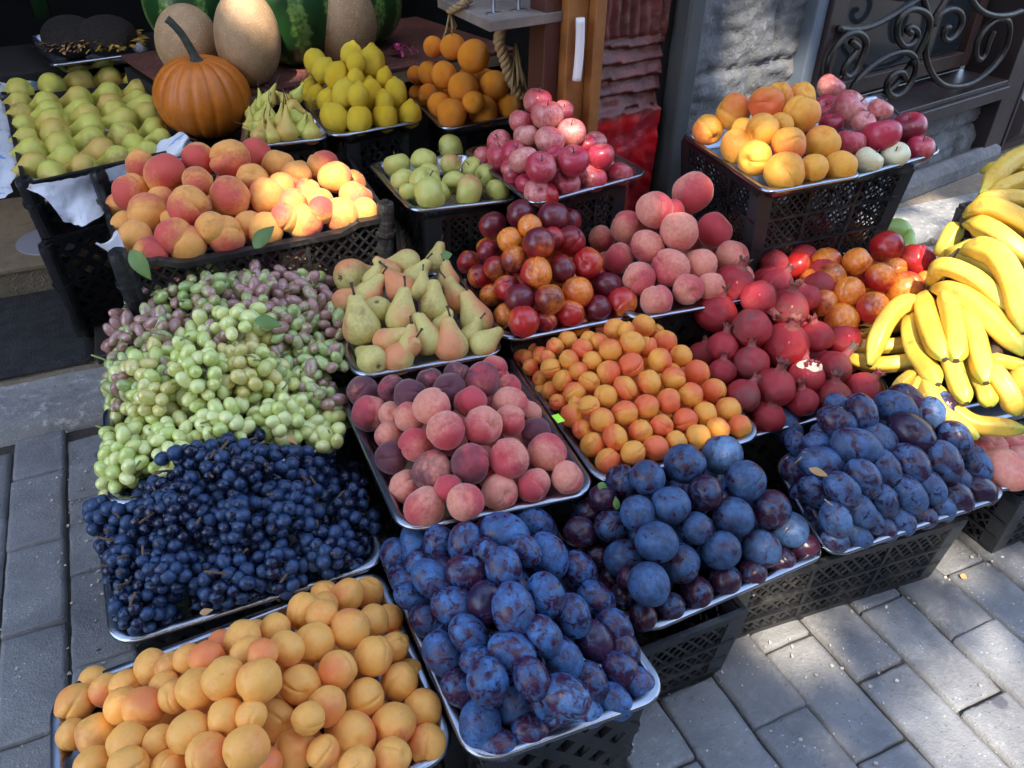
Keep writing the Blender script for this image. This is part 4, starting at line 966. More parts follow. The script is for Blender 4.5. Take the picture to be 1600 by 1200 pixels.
pile('apricot', 'apricot', 'apricot', '''810 537 13,830 540 13,852 527 14 b.1,815 557 14 b.6,876 512 16 b.6,905 510 17,936 502 17,974 494 18 b.2,961 514 18 b.75,1005 510 19 b.2,887 531 15,867 542 15,846 556 15,829 574 13,910 545 17 b.9,934 534 14,954 547 18 b.3,987 536 20,1011 542 17,1039 534 19,925 564 16 b.1,889 562 16,861 575 17,845 592 14,904 580 15 b.85,879 595 17,
921 597 18 b.3,951 582 20,986 571 21 b.8,1031 564 20 b.65,1064 556 18 b.4,860 611 15,897 614 18,872 629 15 b.7,977 607 20 b.6,1014 597 20 b.35,1052 591 19 b.55,1089 582 20 b.68,946 620 19 b.3,920 634 17 b.4,894 649 19 b.35,976 646 21 b.6,1010 636 20 b.82,1045 627 20 b.5,1079 617 20 b.45,1115 610 20 b.5,940 656 19 b.8,910 672 17 b.8,1001 674 20 b.4,1034 665 19 b.85,
1070 656 20 b.85,1102 647 20 b.4,1137 641 21 b.55,961 684 21 b.65,926 695 20 b.4,989 707 20 b.4,1024 700 20 b.5,1057 690 18 b.35,1091 682 20 b.5,1122 670 19 b.35,1156 666 19 b.35,950 720 21 b.6,845 612 12,900 632 14,1026 518 13,825 560 12,856 560 13,978 515 14''',
     Pile(Q['apr'], .095, -.004, .52, .62, 2.2, 1.7), 'middle apricot pyramid', 'small apricots built into a pyramid', hide=False, brange=(.3, .7))
pile('pear', 'pear', 'pear_red', '''549 432 26 a-20 k-1.4 b.45,636 413 22 a178 b.3,681 410 16 a-75 b.35,584 438 17 a-65 b.5,627 452 23 a-125 b.8,627 497 25 a-82 b.15,678 480 22 a-84 b.35,715 470 20 a-118 b.35,747 500 25 a-108 b.75,565 512 28 a-100 k.3 b.2,590 486 23 a95 k-1.2 b.3,604 534 21 a-32 b.3,669 532 24 a-105 b.62,706 543 25 a-92 b.5,622 563 24 a-48 b.7,
754 540 21 a-38 b.35,582 563 24 a-140 k-1 b.35,538 470 18 a-30 b.4,530 498 16 a-90 b.3,648 436 19 a-60 b.55,735 526 15 a-60 b.3,660 455 17 a-90 b.2,576 458 19 a-55 b.35,610 425 15 a-140 b.6,700 440 16 a-100 b.4,640 540 18 a-90 b.5,690 512 16 a-60 b.6''',
     Pile(Q['pears'], .06, .008, .5, .55), 'blushed pear tray', 'blushed pears in the tray beside the grapes', axis='img', stem=('pear', .9, 1), fill=False, rscale=1.04)
pile('nectarine', 'nectarine', 'nectarine', '''852 306 21 b.75 z.6,813 334 21 d.9 b.9,864 342 25 d1 b1,890 345 18 d.9,770 352 21 b.35,828 354 18 b.2,796 375 20 b.1,743 376 15 b.2,842 380 23 d.6 b.95,891 377 23 d.7 b1,716 394 15 d.9 b1,763 393 16 d.8 b1,732 410 18 b.7,774 418 18 b.5,804 406 21 b.35,749 432 18 b.65,838 427 24 b.52,878 420 21 b.5,
918 412 23 b.9 d.3,942 412 13 b.8,767 462 16 b.4,792 450 20 b.7,812 467 23 d.9 b1,859 467 23 b.42,902 457 24 b.7,948 447 23 d.8 b1,818 502 23 d.5 b.95,790 492 16 b.3,854 504 18 d.7,892 492 22 b.6,934 482 21 b.72,973 474 22 b.72,864 372 14 d.5,920 386 13 b.3,930 430 14 b.8''',
     Pile(Q['nect'], .16, .0, .48, .55, 1.7, 1.5), 'tall red nectarine pile', 'red nectarines piled into a pyramid', brange=(.6, .9), drange=(.2, .7), rscale=1.07)
pile('peach', 'peach', 'peach', '''1082 301 33 b.5 z.4,1023 328 29 b.65,1062 361 30 b.5,1116 358 28 b.7,978 354 27 b.65,948 346 17 b.5,938 374 23 b.45,1011 384 27 b.7,967 404 25 b.6,1047 419 31 b.62,1095 414 27 b.52,1144 401 27 b.5,998 436 27 b.55 d.2,1027 470 27 b.55,1076 454 25 b.5,1110 448 21 b.55,1178 436 18 b.1,944 412 13 b.8,1140 440 18 b.5,1050 330 16 b.7''',
     Pile(Q['rosy'], .16, .0, .5, .6, 1.5, 1.5), 'rosy peach pyramid', 'rosy peaches piled into a pyramid', brange=(.45, .65), drange=(0, .15))
# pomegranates with crowns
POM = '''1146 444 32 a-70 k.5,1071 477 26 a-60 k.3,1118 489 33 a-80 k.5,1069 515 27 a190 k.2,1185 466 28 a50 k.3,1231 482 33 a-82 k.5,1215 443 25 a-55 k.4,1258 466 23 a-110 k.2,1175 513 31 a-70 k-.6,1276 527 27 a-105 k.2,1227 540 37 a-80 k.7,1130 542 25 a-80 k.2,1096 556 21 a-75 k.2,1173 567 28 a-90 k.2,1128 581 21 a-85 k.2,
1260 588 28 a-90 k-.2,1303 574 27 a-48 k.1,1211 605 33 a-82 k.6,1161 619 27 a-55 k.1,1301 619 28 a-90 k.5,1350 608 27 a-55 k.6,1254 628 25 a-100 k.3,1200 653 28 a-85 k.8'''
for d in pile('pomegranate', 'pomegranate', 'pomegranate', POM, Pile(Q['pom'], .17, .01, .5, .8, 4, 1.7), 'pomegranate heap', 'pomegranates heaped behind the long plums', axis='img', brange=(.3, .75), drange=(.1, .45), fill=True):
    o = d['o']; o['label'] = o['label']
    long = abs(d['x'] - 1303) < 1; obj('crown', CROWNS[3] if long else CROWNS[int(d['x']) % 3], None, o)
    if abs(d['x'] - 1260) < 1:       # the one cut open
        o['label'] = 'cut pomegranate showing white pith and dark red seeds'
        inv = o.rotation_quaternion.inverted(); tow = inv @ (CB * .75 + CU * .72 + CR * .05).normalized(); sd = tow.cross(Vector((0, 0, 1))).normalized(); up = sd.cross(tow)
        v = []; f = []; n = 30
        for r in (1.0, .78, .0):
            for k in range(n):
                a = 2 * pi * k / n; rr = .62 * r * (1 + .12 * sin(3 * a + 1)); q = tow * sqrt(max(0, 1.10 - rr * rr)) * (1.0 if r == 1 else .97) + (sd * cos(a) * 1.2 + up * sin(a) * .85) * rr; v.append(q * (1.0 if r < 1 else .95))
        for j in range(2):
            for k in range(n): f.append((j * n + k, j * n + (k + 1) % n, (j + 1) * n + (k + 1) % n, (j + 1) * n + k))
        obj('cut_face', mesh('cut_face', v, f, True, M['pith']), None, o)
        for (a, b_) in ((-.42, .08), (-.30, -.13), (-.22, .16), (.02, .12), (.10, -.06), (.18, .15), (.30, -.02), (.36, -.18), (.0, .24)):
            me = blob('aril', lambda th, ph: (.085 * sin(th) * cos(ph), .085 * sin(th) * sin(ph), .12 * cos(th)), 10, 7); me.materials.append(M['aril'])
            s_ = obj('seed', me, None, o); s_.location = tow * 1.0 + sd * a + up * b_; s_.rotation_euler = (random.random() * 3, random.random() * 3, 0)
pile('nectarine', 'nectarine', 'nectarine', '''1278 358 23 d.8 b.95 z.5,1264 382 23 b.5 z.5,1246 415 21 b.68 z.3,1330 380 24 b.3,1386 386 26 b.85 d.3,1431 407 28 b.95 d.5,1340 410 23 b.5,1292 410 24 b.4,1299 435 24 b.35,1375 434 24 b.7 d.2,1327 457 25 b.15,1414 451 28 b.55,1364 481 25 b.5,1317 502 27 b.25,1287 475 22 b.3,1296 382 15 b.6,1232 393 15 b.3,1211 426 16 b.15,
1400 420 14 b.05,1447 440 13 b.2,1268 437 15 b.7 d.5,1265 462 18 b.4''', Pile(Q['nectR'], .075, .008, .5, .7), 'orange nectarine tray by the bananas', 'nectarines heaped beside the bananas')
pile('peach', 'peach', 'gold_peach', '''1102 204 25 b.45,1145 175 28 b.45 d.3,1197 162 27 b.75,1217 149 20 b.35,1252 178 30 b.3,1252 150 20 b.3,1191 204 26 b.35,1144 230 27 b.25,1179 247 27 b.2,1233 225 27 b.52,1284 224 28 b.42,1228 270 32 b.3,1272 264 24 b.3,1313 260 25 b.3,1220 196 16 b.2,1160 205 18''',
     Pile(Q['goldp'], .095, .0, .5, .6), 'golden peach tray', 'golden peaches on the tall crate by the wall', hide=True, brange=(.25, .5), fill=False)
pile('apple', 'apple', 'apple_red', '''1293 158 21 b.6 d.3,1291 172 21 b.75 d.4,1329 172 29 b.5 d.1,1375 172 18 b.45,1377 212 27 b.9 d.35,1420 201 25 b1 d.9,1328 225 23 b.62,1439 233 21 b.72,1299 195 16 b.9 d.4,1349 192 16 b.5''',
     Pile(Q['appleR'], .085, .0, .45, .55), 'apple tray by window', 'dark pink apples by the window', axis='up', stem=('apple', .6), fill=False, rscale=1.08, drange=(0, .2))
pile('apple', 'apple', 'apple_cream', '1357 251 23 b.1,1400 243 21 b.15', Pile(Q['appleR'], .085, .0, .45, .55), 'apple tray by window', 'cream apples by the window', axis='up', stem=('apple', 1.0), fill=False, drange=(0, .1))
pile('apple', 'apple', 'apple_red', '''840 159 24 b.65,855 180 26 b.6,880 173 15 b.6,892 207 24 b.45,859 220 25 b.55,822 212 20 b.35,815 190 21 b.65,803 240 21 b.7,779 243 24 b.65 ,780 222 20 b.6,757 244 15 b.7,774 263 15 b.7,845 262 25 b.7 d.2,896 252 25 b.75 d.3,939 244 22 b.68,917 226 13,818 250 23 b.5,970 272 20 b.65,927 280 23 b.62,885 288 24 b.65 d.2,798 277 17 b.75 d.3,817 288 15 b.8 d.3,838 302 22 b.6,800 262 18 b.7,868 245 16''',
     Pile(Q['appleC'], .16, .0, .5, .55, 1.5, 1.5), 'striped apple pile', 'striped apples piled by the red panel', axis='up', stem=('apple', .6), brange=(.6, .85), drange=(0, .3), tiltr=.45)
pile('apple', 'apple', 'apple_green', '''620 258 21 b.15,663 252 21 b.15,704 240 22 b.25,629 281 20 b.2,704 258 18 b.55,738 263 18 b.1,671 271 18 b.15,664 286 26 b.15,673 304 27 b.3,710 286 20 b.2,761 275 20 b.2,732 298 25 b.5,777 298 19 b.15,640 300 14,690 300 14''',
     Pile(Q['greenA'], .03, .0, .5, .5), 'pale green apple tray', 'pale green apples behind the yellow peach crate', axis='rand', stem=('apple', .5), fill=False, brange=(.1, .3), drange=(0, .2))
pile('orange', 'orange', 'orange', '''677 73 16,707 73 20,740 88 25,671 115 19,694 117 21,724 138 25,772 134 23,707 179 24,755 174 24,797 168 20,681 165 20,664 150 18,650 117 14,650 147 15,740 160 18''',
     Pile(Q['orange'], .15, .0, .45, .55, 1.6, 1.6), 'orange stack beside the lemons', 'oranges stacked under the shelf board', hide=False, drange=(0, .05))
pile('lemon', 'lemon', 'lemon', '''493 97 18 a-110,506 110 17 a-70,526 118 19 a-75,538 146 20 a-85 b.8,578 146 20 a-92,618 146 19 a-95,549 86 17 a-85,556 98 15 a-100,581 99 21 a-88,484 141 16 a-85,495 152 16 a-78,511 158 16 a-80,517 186 22 a-125,562 188 20 a-88,602 184 20 a-90 k.5,641 180 18 a-80 k.8,556 122 13,600 122 13,560 150 16,600 160 15''',
     Pile(Q['lemon'], .15, .0, .5, .55, 1.6, 1.6), 'lemon stack', 'lemons stacked beside the oranges', axis='img', ang=-88, hide=False, rscale=1.0)
pile('small_pear', 'pear', 'pear_green', '''419 157 12 a-60,410 166 11 a-100,446 156 10 a-140,462 152 11 a-60,457 168 13 a20 b.6,394 182 11 a-75,408 186 12 a-70,423 184 11 a-95,466 190 14 a-115 b.2,448 209 18 a-88 b.55,486 211 17 a-92 b.6,405 202 14 a-160,405 214 14 b.7,380 207 13 a-40 b.6,425 216 14 b.7,437 194 13 a-80,362 214 15 b.6,470 205 12''',
     Pile(Q['spear'], .055, .0, .5, .55), 'small pear tray by the pumpkin', 'small pears beside the pumpkin', axis='img', ang=-85, stem=('small_pear', 1.0), hide=False, fill=False)
pile('short_pear', 'pear', 'pear_green', '''35 155 22 a160,85 147 22 a70 k1.2,130 140 22 a165,175 135 21 a165,218 134 20 a165,30 169 20 a170,75 170 23 a160,125 160 22 a165,172 152 21 a165,220 148 21 a160,30 185 20 a165,80 180 22 a160,128 174 21 a165,175 168 21 a165,217 160 20 a165,33 202 20 a160,85 195 24 a160,138 186 23 a165,182 180 22 a160,228 172 22 a165,36 222 20 a160,
88 212 24 a160,142 200 23 a160,195 190 23 a165,233 186 22 a160,45 244 24 a165,95 232 25 a160,145 222 24 a160,195 215 24 a165,243 205 22 a160,105 250 23 a165,160 240 24 a160,210 228 20 a30 k1,50 265 23 a150,83 275 22 a40 k.6,133 265 22 a175,185 252 22 a165,230 238 19 a175,252 217 18 a165''',
     Pile(Q['pearC'], .012, -.012, .5, .5, 4, 4), 'paper lined crate', 'yellow green pears in rows in the paper lined crate', axis='img', ang=168, stem=('short_pear', .9), hide=False, fill=False, rscale=.93, tiltr=.3)
pile('peach', 'peach', 'yellow_peach', '''220 258 24 b.45,258 272 33 b.62,311 248 26 b.72,359 249 31 b.6,399 241 27 b.72,435 258 26 b.15,207 301 31 b.55,308 285 24 b.35,230 334 33 b.38,181 329 22 b.3,196 351 22 b.2,296 323 33 b.62 d.5,358 308 32 b.42,394 280 25 b.3,417 307 29 b.45,462 278 28 b.6,505 260 27 b.55,523 277 26 b.2,553 288 19 b.3,
212 373 28 b.25,273 370 30 b.55,332 357 27 b.3,236 398 27 b.7 d.4,295 395 31 b.6,355 379 32 b.4,388 354 26 b.6,416 365 30 b.5,446 340 24 b.5,457 316 22 b.3,476 357 31 b.45,496 318 27 b.25,501 329 22 b.6,534 343 30 b.3,556 310 27 b.5,570 332 24 b.4,253 312 18 b.3,270 342 15,440 290 18 b.2,480 300 20''',
     Pile(Q['peachC'], .105, -.01, .45, .72, 3, 2.2), 'crate of yellow peaches', 'yellow peaches in the black crate', hide=True, km=1.15)
pile('flat_peach', 'flat peach', 'peach', '''1575 735 37 b.35,1550 692 24,1588 692 26,1535 706 20,1600 716 24 b.5,1630 740 30,1640 700 28''', Pile(Q['flat'], .02, .01), 'tray under the bananas', 'flat peaches under the bananas', axis='up', tiltr=.12, hide=False, fill=False, brange=(.3, .5))
pile('pear', 'green fruit', 'green_fruit', '''1474 362 24 a-165,1455 386 17 a-70''', Pile(Q['nectR'], .06, .02, .8, .95), 'behind the orange nectarines', 'lime green fruit behind the nectarines', axis='img', fill=False, hide=False, rscale=1.0)
# ================================================================== GRAPES: bunches, each berry a part
def inside(p, poly):
    c = False; n = len(poly); x, y = p
    for i in range(n):
        (x1, y1), (x2, y2) = poly[i], poly[(i + 1) % n]
        if (y1 > y) != (y2 > y) and x < (x2 - x1) * (y - y1) / (y2 - y1) + x1: c = not c
    return c
def poisson(poly, dist, rnd, tries=14000):
    xs = [p[0] for p in poly]; ys = [p[1] for p in poly]; out = []; grid = {}
    for _ in range(tries):
        p = (rnd.uniform(min(xs), max(xs)), rnd.uniform(min(ys), max(ys)))
        if not inside(p, poly): continue
        gx, gy = int(p[0] / dist), int(p[1] / dist)
        if all((p[0] - q[0]) ** 2 + (p[1] - q[1]) ** 2 >= dist * dist for i in (-1, 0, 1) for j in (-1, 0, 1) for q in grid.get((gx + i, gy + j), ())):
            grid.setdefault((gx, gy), []).append(p); out.append(p)
    return out
def grapes(noun, poly, P, matk, r_px, el, spacing, bspace, label, group, seed, brange, bump):
    rnd = random.Random(seed); cents = poisson(poly, bspace, rnd, 3000)
    variants = [blob('grape', (lambda k: lambda th, ph: ((.92 * sin(th) * cos(ph)) * (1 + .05 * mnoise.noise((k * 3.1 + cos(th), sin(ph), 0))), .92 * sin(th) * sin(ph), el * cos(th)))(k), 20, 13) for k in range(3)]
    for m in variants: m.materials.append(M[matk])
    bun = [[] for _ in cents]; done = []
    P.Q  # tray the bunches lie in
    for layer in range(3):
        for (x, y) in poisson(poly, spacing * (1 if layer == 0 else 1.08), rnd):
            ds = [hypot(x - c[0], (y - c[1]) * 1.15) for c in cents]; k = min(range(len(cents)), key=lambda i: ds[i]); e = ds[k] / bspace
            p, t = P.hit(x, y); R = r_px * rnd.uniform(.88, 1.1) * depth_of(p) / FPX
            if layer and rnd.random() < .1: continue
            if layer == 0 and e > .52 and rnd.random() < .35: continue
            dome = bump * (1 - (e / .55) ** 2); rl = ray(x, y).normalized()
            off = dome * R * 2.2 - layer * R * 1.55 + rnd.uniform(-.45, .45) * R - (.9 * R if rnd.random() < .12 else 0)
            p = p - rl * off
            ok = True
            for q, r in done[-1400:]:
                if abs(q.x - p.x) < r and (q - p).length < .60 * (r + R): ok = False; break
            if not ok: continue
            done.append((p, R)); bun[k].append((p, R, layer))
    info = []
    for k, B in enumerate(bun):
        if len(B) < 4: continue
        c = sum((b[0] for b in B), Vector()) / len(B); info.append(dict(k=k, p=c, R=.03, B=B))
    rows_label(info, P.Q)
    for d in info:
        B = d['B']; c = d['p']; base = Vector((c.x, c.y, min(b[0].z for b in B)))
        root = tag(empty('grape_bunch', base), f"{label}, {d['lab']}", 'grapes', group)
        B.sort(key=lambda b: b[2]); hue = rnd.uniform(*brange)
        for i, (p, R, layer) in enumerate(B[:100]):
            o = obj('grape', variants[i % 3], None, root); o.location = p - base; o.rotation_mode = 'QUATERNION'
            out = (p - (c - Vector((0, 0, .03)))).normalized(); ax = out + Vector((rnd.gauss(0, .6), rnd.gauss(0, .6), rnd.gauss(0, .6)))
            o.rotation_quaternion = axis_quat(ax, rnd.uniform(0, 6.28)); o.scale = (R, R, R * rnd.uniform(.93, 1.08)); o.color = (min(1, max(0, hue + rnd.uniform(-.25, .25))), rnd.random() * .15, 0, 1)
        g = MB(); top = max((b[0] for b in B if b[2] == 0), key=lambda q: q.z) - base; cc = c - base - Vector((0, 0, .01))
        g.tube([cc, cc.lerp(top, .6) + Vector((.004, 0, .004)), top + Vector((.006, .004, .006))], [.0022, .002, .0016], 6)
        for _ in range(5):
            q = rnd.choice(B)[0] - base; tw = (CB + Vector((rnd.gauss(0, .6), rnd.gauss(0, .6), .5))).normalized(); g.tube([cc, q - tw * .006], [.0012, .0014], 5); g.tube(smooth_line([q - tw * .006, q + tw * .012 + Vector((.003, 0, 0)), q + tw * .016 + Vector((rnd.uniform(-.022, .022), rnd.uniform(-.022, .022), .004))], 3), [.0021] * 7, 5)
        for (p, R, layer) in B[:60:2]:
            q = p - base; g.tube([cc.lerp(q, .2), cc.lerp(q, .7) + Vector((0, 0, .003)), q], [.0013, .001, .0009], 5)
        g.build('stalk', M['stem_green'] if 'blue' not in label else M['stem'], root, smooth=True)
def LP(p): p.low = 1.0; return p
PINK = [(174, 500), (205, 470), (250, 430), (330, 398), (400, 382), (440, 388), (500, 402), (528, 450), (545, 510), (572, 566), (520, 575), (480, 560), (540, 640), (440, 640), (300, 640), (176, 640), (168, 590), (170, 545)]
GREEN = [(170, 595), (215, 555), (275, 505), (330, 470), (380, 460), (430, 500), (480, 555), (520, 572), (578, 572), (572, 610), (548, 640), (540, 688), (500, 700), (400, 700), (300, 730), (215, 750), (166, 775), (160, 740), (168, 690), (172, 640)]
BLUE = [(138, 792), (150, 838), (166, 875), (180, 960), (198, 990), (300, 965), (420, 935), (520, 905), (588, 880), (583, 800), (562, 740), (530, 705), (492, 655), (440, 668), (370, 680), (300, 700), (215, 725), (190, 755)]
Q['pinkT'] = Quad([(172, 520), None, (560, 575), (180, 640)], .37); Q['pinkT'] = Quad([(190, 470), (500, 402), (560, 570), (185, 620)], .325)
tray(Q['pinkT'], 'steel tray hidden under the pink tinged green grapes')
crate_under(Q['pinkT'], .04, 'black crate under the pink tinged grapes', inset=.035, taper=.03, **HID)
grapes('grape', PINK, LP(Pile(Q['pinkT'], .075, .012, .5, .6)), 'pink_grape', 9.9, 1.5, 13.2, 66, 'pink tinged green grape bunch', 'pink tinged grape bunches', 11, (.36, .76), 1.2)
grapes('grape', GREEN, LP(Pile(Q['green'], .12, .004, .5, .62)), 'green_grape', 12.0, 1.25, 16.0, 82, 'plain green grape bunch', 'green grape bunches', 12, (.2, .6), 1.1)
grapes('grape', BLUE, LP(Pile(Q['blue'], .12, .006, .5, .55)), 'blue_grape', 11.6, 1.05, 14.8, 78, 'dark blue grape bunch', 'dark blue grape bunches', 13, (.3, .6), 1.2)

# ================================================================== BANANAS
def banana_mat():
    t = NT('banana_peel'); v = t.obcoord(); a = t.n('ShaderNodeAttribute', attribute_name='along'); al = a.outputs['Fac']
    n1 = t.noise(v, 30, 4, .6); n2 = t.noise(v, 14, 3); n3 = t.noise(v, 160, 3, .7)
    c = t.mix(t.ramp(n2, .35, .7), (.70, .42, .045), (.76, .50, .08))
    g = t.math('MAXIMUM', t.ramp(al, .22, .05), t.math('MULTIPLY', t.ramp(al, .84, .95), 1.0)); c = t.mix(t.math('MULTIPLY', g, .85), c, (.36, .40, .06))
    c = t.mix(t.math('MULTIPLY', t.cr, .8), c, (.38, .42, .06))
    c = t.mix(t.math('MULTIPLY', t.ramp(n1, .57, .68), .6), c, (.34, .19, .06)); c = t.mix(t.math('MULTIPLY', t.ramp(n3, .60, .68), .5), c, (.2, .11, .04))
    c = t.mix(t.ramp(al, .988, .994), c, (.05, .035, .025)); c = t.mix(t.ramp(al, .02, .0), c, (.08, .05, .035))
    t.bump(n1, .08, .004); return t.done(c, .42, Subsurface_Weight=.06, Subsurface_Scale=.01)
M['banana'] = banana_mat()
BP = Pile(Q['ban'], .30, .0, .55, .95, 4.0, 1.25); BP.low = .1
def banana(px, r, lift, name, parent, base, green=0.0, stemlen=.15, flat=.35):
    pts = []
    for i, (x, y) in enumerate(px):
        p, t = BP.hit(x, y); pts.append(p)
    # a smooth depth along the finger, so that it arches instead of following every bump
    n = len(pts); ds = [depth_of(p) for p in pts]; m0, m1 = ds[0], ds[-1]; mid = min(sum(ds) / n, (m0 + m1) / 2)
    pts = []
    for i, (x, y) in enumerate(px):
        q = i / (n - 1); dep = m0 * (1 - q) + m1 * q - .022 * sin(pi * q) - lift; rr = ray(x, y); pts.append(CAM + rr * (dep / -(rr.dot(CB))))
    S = smooth_line(pts, 7); L = len(S); R = .87 * r * depth_of(S[L // 2]) / FPX; v = []; f = []; al = []; N = 20; fr = None
    ph0 = random.uniform(0, 6)
    for i, p in enumerate(S):
        q = i / (L - 1); d = (S[min(i + 1, L - 1)] - S[max(i - 1, 0)]).normalized()
        if fr is None: a = d.cross(CB).normalized()
        else: a = (fr - d * fr.dot(d)).normalized()
        fr = a; b_ = d.cross(a)
        w_ = 1.0
        if q < stemlen: w_ = .34 + .30 * (q / stemlen) ** 1.5
        elif q < stemlen + .16: k = (q - stemlen) / .16; w_ = .64 + .36 * (k * k * (3 - 2 * k))
        if q > .80: k = (q - .80) / .20; w_ *= 1 - .78 * k ** 2.0
        for k in range(N):
            t_ = 2 * pi * k / N; c5 = cos(5 * (t_ + ph0)); rr = R * w_ * (1 + .10 * c5 * abs(c5) ** .3)
            v.append(p + (a * cos(t_) + b_ * sin(t_)) * rr - base); al.append(q)
    for i in range(L - 1):
        for k in range(N):
            a = i * N + k; b_ = i * N + (k + 1) % N; f.append((a, b_, b_ + N, a + N))
    f.append(tuple(range(N))[::-1]); f.append(tuple((L - 1) * N + k for k in range(N)))
    m = mesh('banana', v, f, True, M['banana']); at_ = m.attributes.new('along', 'FLOAT', 'POINT'); at_.data.foreach_set('value', al)
    o = obj('banana', m, None, parent); o.color = (green, 0, 0, 1); return o
HANDS = [
 ('banana hand with fingers hanging down in front, beside the pomegranates', (1453, 453), [
   ([(1450, 466), (1434, 472), (1408, 477), (1387, 497), (1371, 528), (1358, 573)], 17, .055, 0), ([(1448, 456), (1444, 470), (1449, 500), (1460, 532), (1477, 563)], 19, .06, 0), ([(1466, 455), (1480, 464), (1490, 500), (1494, 540), (1494, 565)], 19, .058, 0),
   ([(1478, 455), (1505, 478), (1522, 520), (1533, 565), (1541, 600)], 19, .05, 0), ([(1446, 470), (1425, 500), (1430, 545), (1450, 578), (1466, 602)], 18, .035, .25), ([(1478, 500), (1482, 545), (1496, 596), (1511, 631)], 17, .03, .35), ([(1500, 520), (1526, 586), (1540, 612), (1547, 637)], 17, .026, .45)]),
 ('banana hand lying over the top with long fingers pointing down to the pavement', (1458, 430), [
   ([(1456, 452), (1472, 452), (1500, 460), (1535, 486), (1570, 520), (1604, 556)], 21, .075, .05), ([(1452, 446), (1458, 432), (1478, 416), (1520, 432), (1556, 462), (1582, 490)], 17, .085, .1), ([(1480, 402), (1502, 404), (1538, 418), (1570, 450), (1584, 486)], 17, .075, .5), ([(1500, 398), (1520, 388), (1552, 394), (1576, 426), (1592, 476), (1602, 522)], 22, .10, .1)]),
 ('banana hand with a dark cut stalk, second from the top of the heap', (1512, 343), [
   ([(1508, 350), (1528, 352), (1556, 364), (1590, 390), (1640, 430)], 20, .10, .1), ([(1508, 338), (1524, 328), (1550, 324), (1580, 336), (1612, 356), (1660, 390)], 20, .12, 0), ([(1522, 322), (1536, 314), (1560, 310), (1600, 312), (1660, 330)], 17, .115, 0), ([(1505, 352), (1490, 362), (1478, 385), (1472, 400)], 17, .055, .55), ([(1540, 372), (1515, 382), (1492, 392), (1478, 394)], 10, .07, .6)]),
 ('topmost banana hand with pale green stems near the stone wall', (1530, 312), [
   ([(1533, 306), (1545, 290), (1558, 272), (1580, 252), (1612, 240), (1660, 240)], 17, .13, .1), ([(1534, 268), (1552, 264), (1575, 260), (1610, 262)], 13, .10, .35), ([(1535, 310), (1556, 300), (1580, 288), (1620, 276), (1660, 275)], 15, .12, .1)]),
 ('lowest banana hand lying along the long plums', (1446, 592), [
   ([(1444, 588), (1454, 604), (1484, 638), (1518, 662), (1560, 668), (1604, 672)], 17, .03, 0), ([(1440, 590), (1448, 606), (1466, 640), (1495, 664), (1530, 686)], 15, .026, 0), ([(1438, 580), (1420, 590), (1406, 602), (1398, 622)], 12, .028, .1), ([(1444, 582), (1434, 600), (1426, 618), (1420, 632)], 12, .03, .1)]),
 ('banana hand lying sideways with tips towards the pomegranates', (1440, 540), [
   ([(1440, 500), (1421, 503), (1365, 512), (1332, 526), (1304, 542)], 14, .01, .15), ([(1442, 530), (1421, 536), (1387, 540), (1343, 541), (1306, 544)], 14, .012, .15), ([(1445, 556), (1430, 562), (1387, 569), (1354, 567), (1322, 556)], 15, .014, .1)]),
 ('banana hand at the stall end above the flat peaches', (1560, 560), [
   ([(1545, 566), (1556, 585), (1576, 615), (1590, 650)], 19, .03, 0), ([(1540, 556), (1556, 562), (1580, 568), (1604, 574)], 12, .04, 0), ([(1580, 560), (1596, 590), (1608, 620), (1612, 660)], 18, .03, 0), ([(1560, 520), (1585, 535), (1610, 545), (1640, 550)], 16, .02, 0)])]
for lab, c, fs in HANDS:
    p, t = BP.hit(*c); base = Vector((p.x, p.y, p.z - .02)); root = tag(empty('banana_hand', base), lab, 'bananas', 'banana hands')
    starts = []
    for px, r, lift, gr_ in fs:
        o = banana(px, r, lift, 'banana', root, base, gr_); starts.append(o.data.vertices[10].co.lerp(o.data.vertices[0].co, .5))
    m = sum(starts[:4], Vector()) / len(starts[:4]); g = MB()
    near = [s for s in starts if (s - m).length < .08] or starts[:1]
    e = sum(near, Vector()) / len(near); g.tube([e + (near[0] - e) * 1.1, e, e + (near[-1] - e) * 1.1 + Vector((0, .002, .003))], [.011, .014, .010], 10); g.build('cut_stalk', M['stem_dark'], root, smooth=True)

# the upper hands rest on an upturned crate that the lower hands hide
V_ = []
for o in [o for o in COL.objects if o.name.split('.')[0] == 'banana' and o.parent and any(k in o.parent['label'] for k in ('second from the top', 'topmost'))]:
    V_ += [v.co + o.parent.location for v in o.data.vertices]
V_ = [p for p in V_ if p.x > sorted(q.x for q in V_)[len(V_) // 3]]
x0, x1 = min(p.x for p in V_) + .05, max(p.x for p in V_) - .06; y0_, y1_ = min(p.y for p in V_) + .05, max(p.y for p in V_) - .04
zt = sorted(p.z for p in V_)[len(V_) // 12]
crate([Vector((x0, y1_, zt)), Vector((x1, y1_, zt)), Vector((x1, y0_, zt)), Vector((x0, y0_, zt))], .04, 'upturned black crate propping up the topmost banana hands', cell=.03, w=.006)
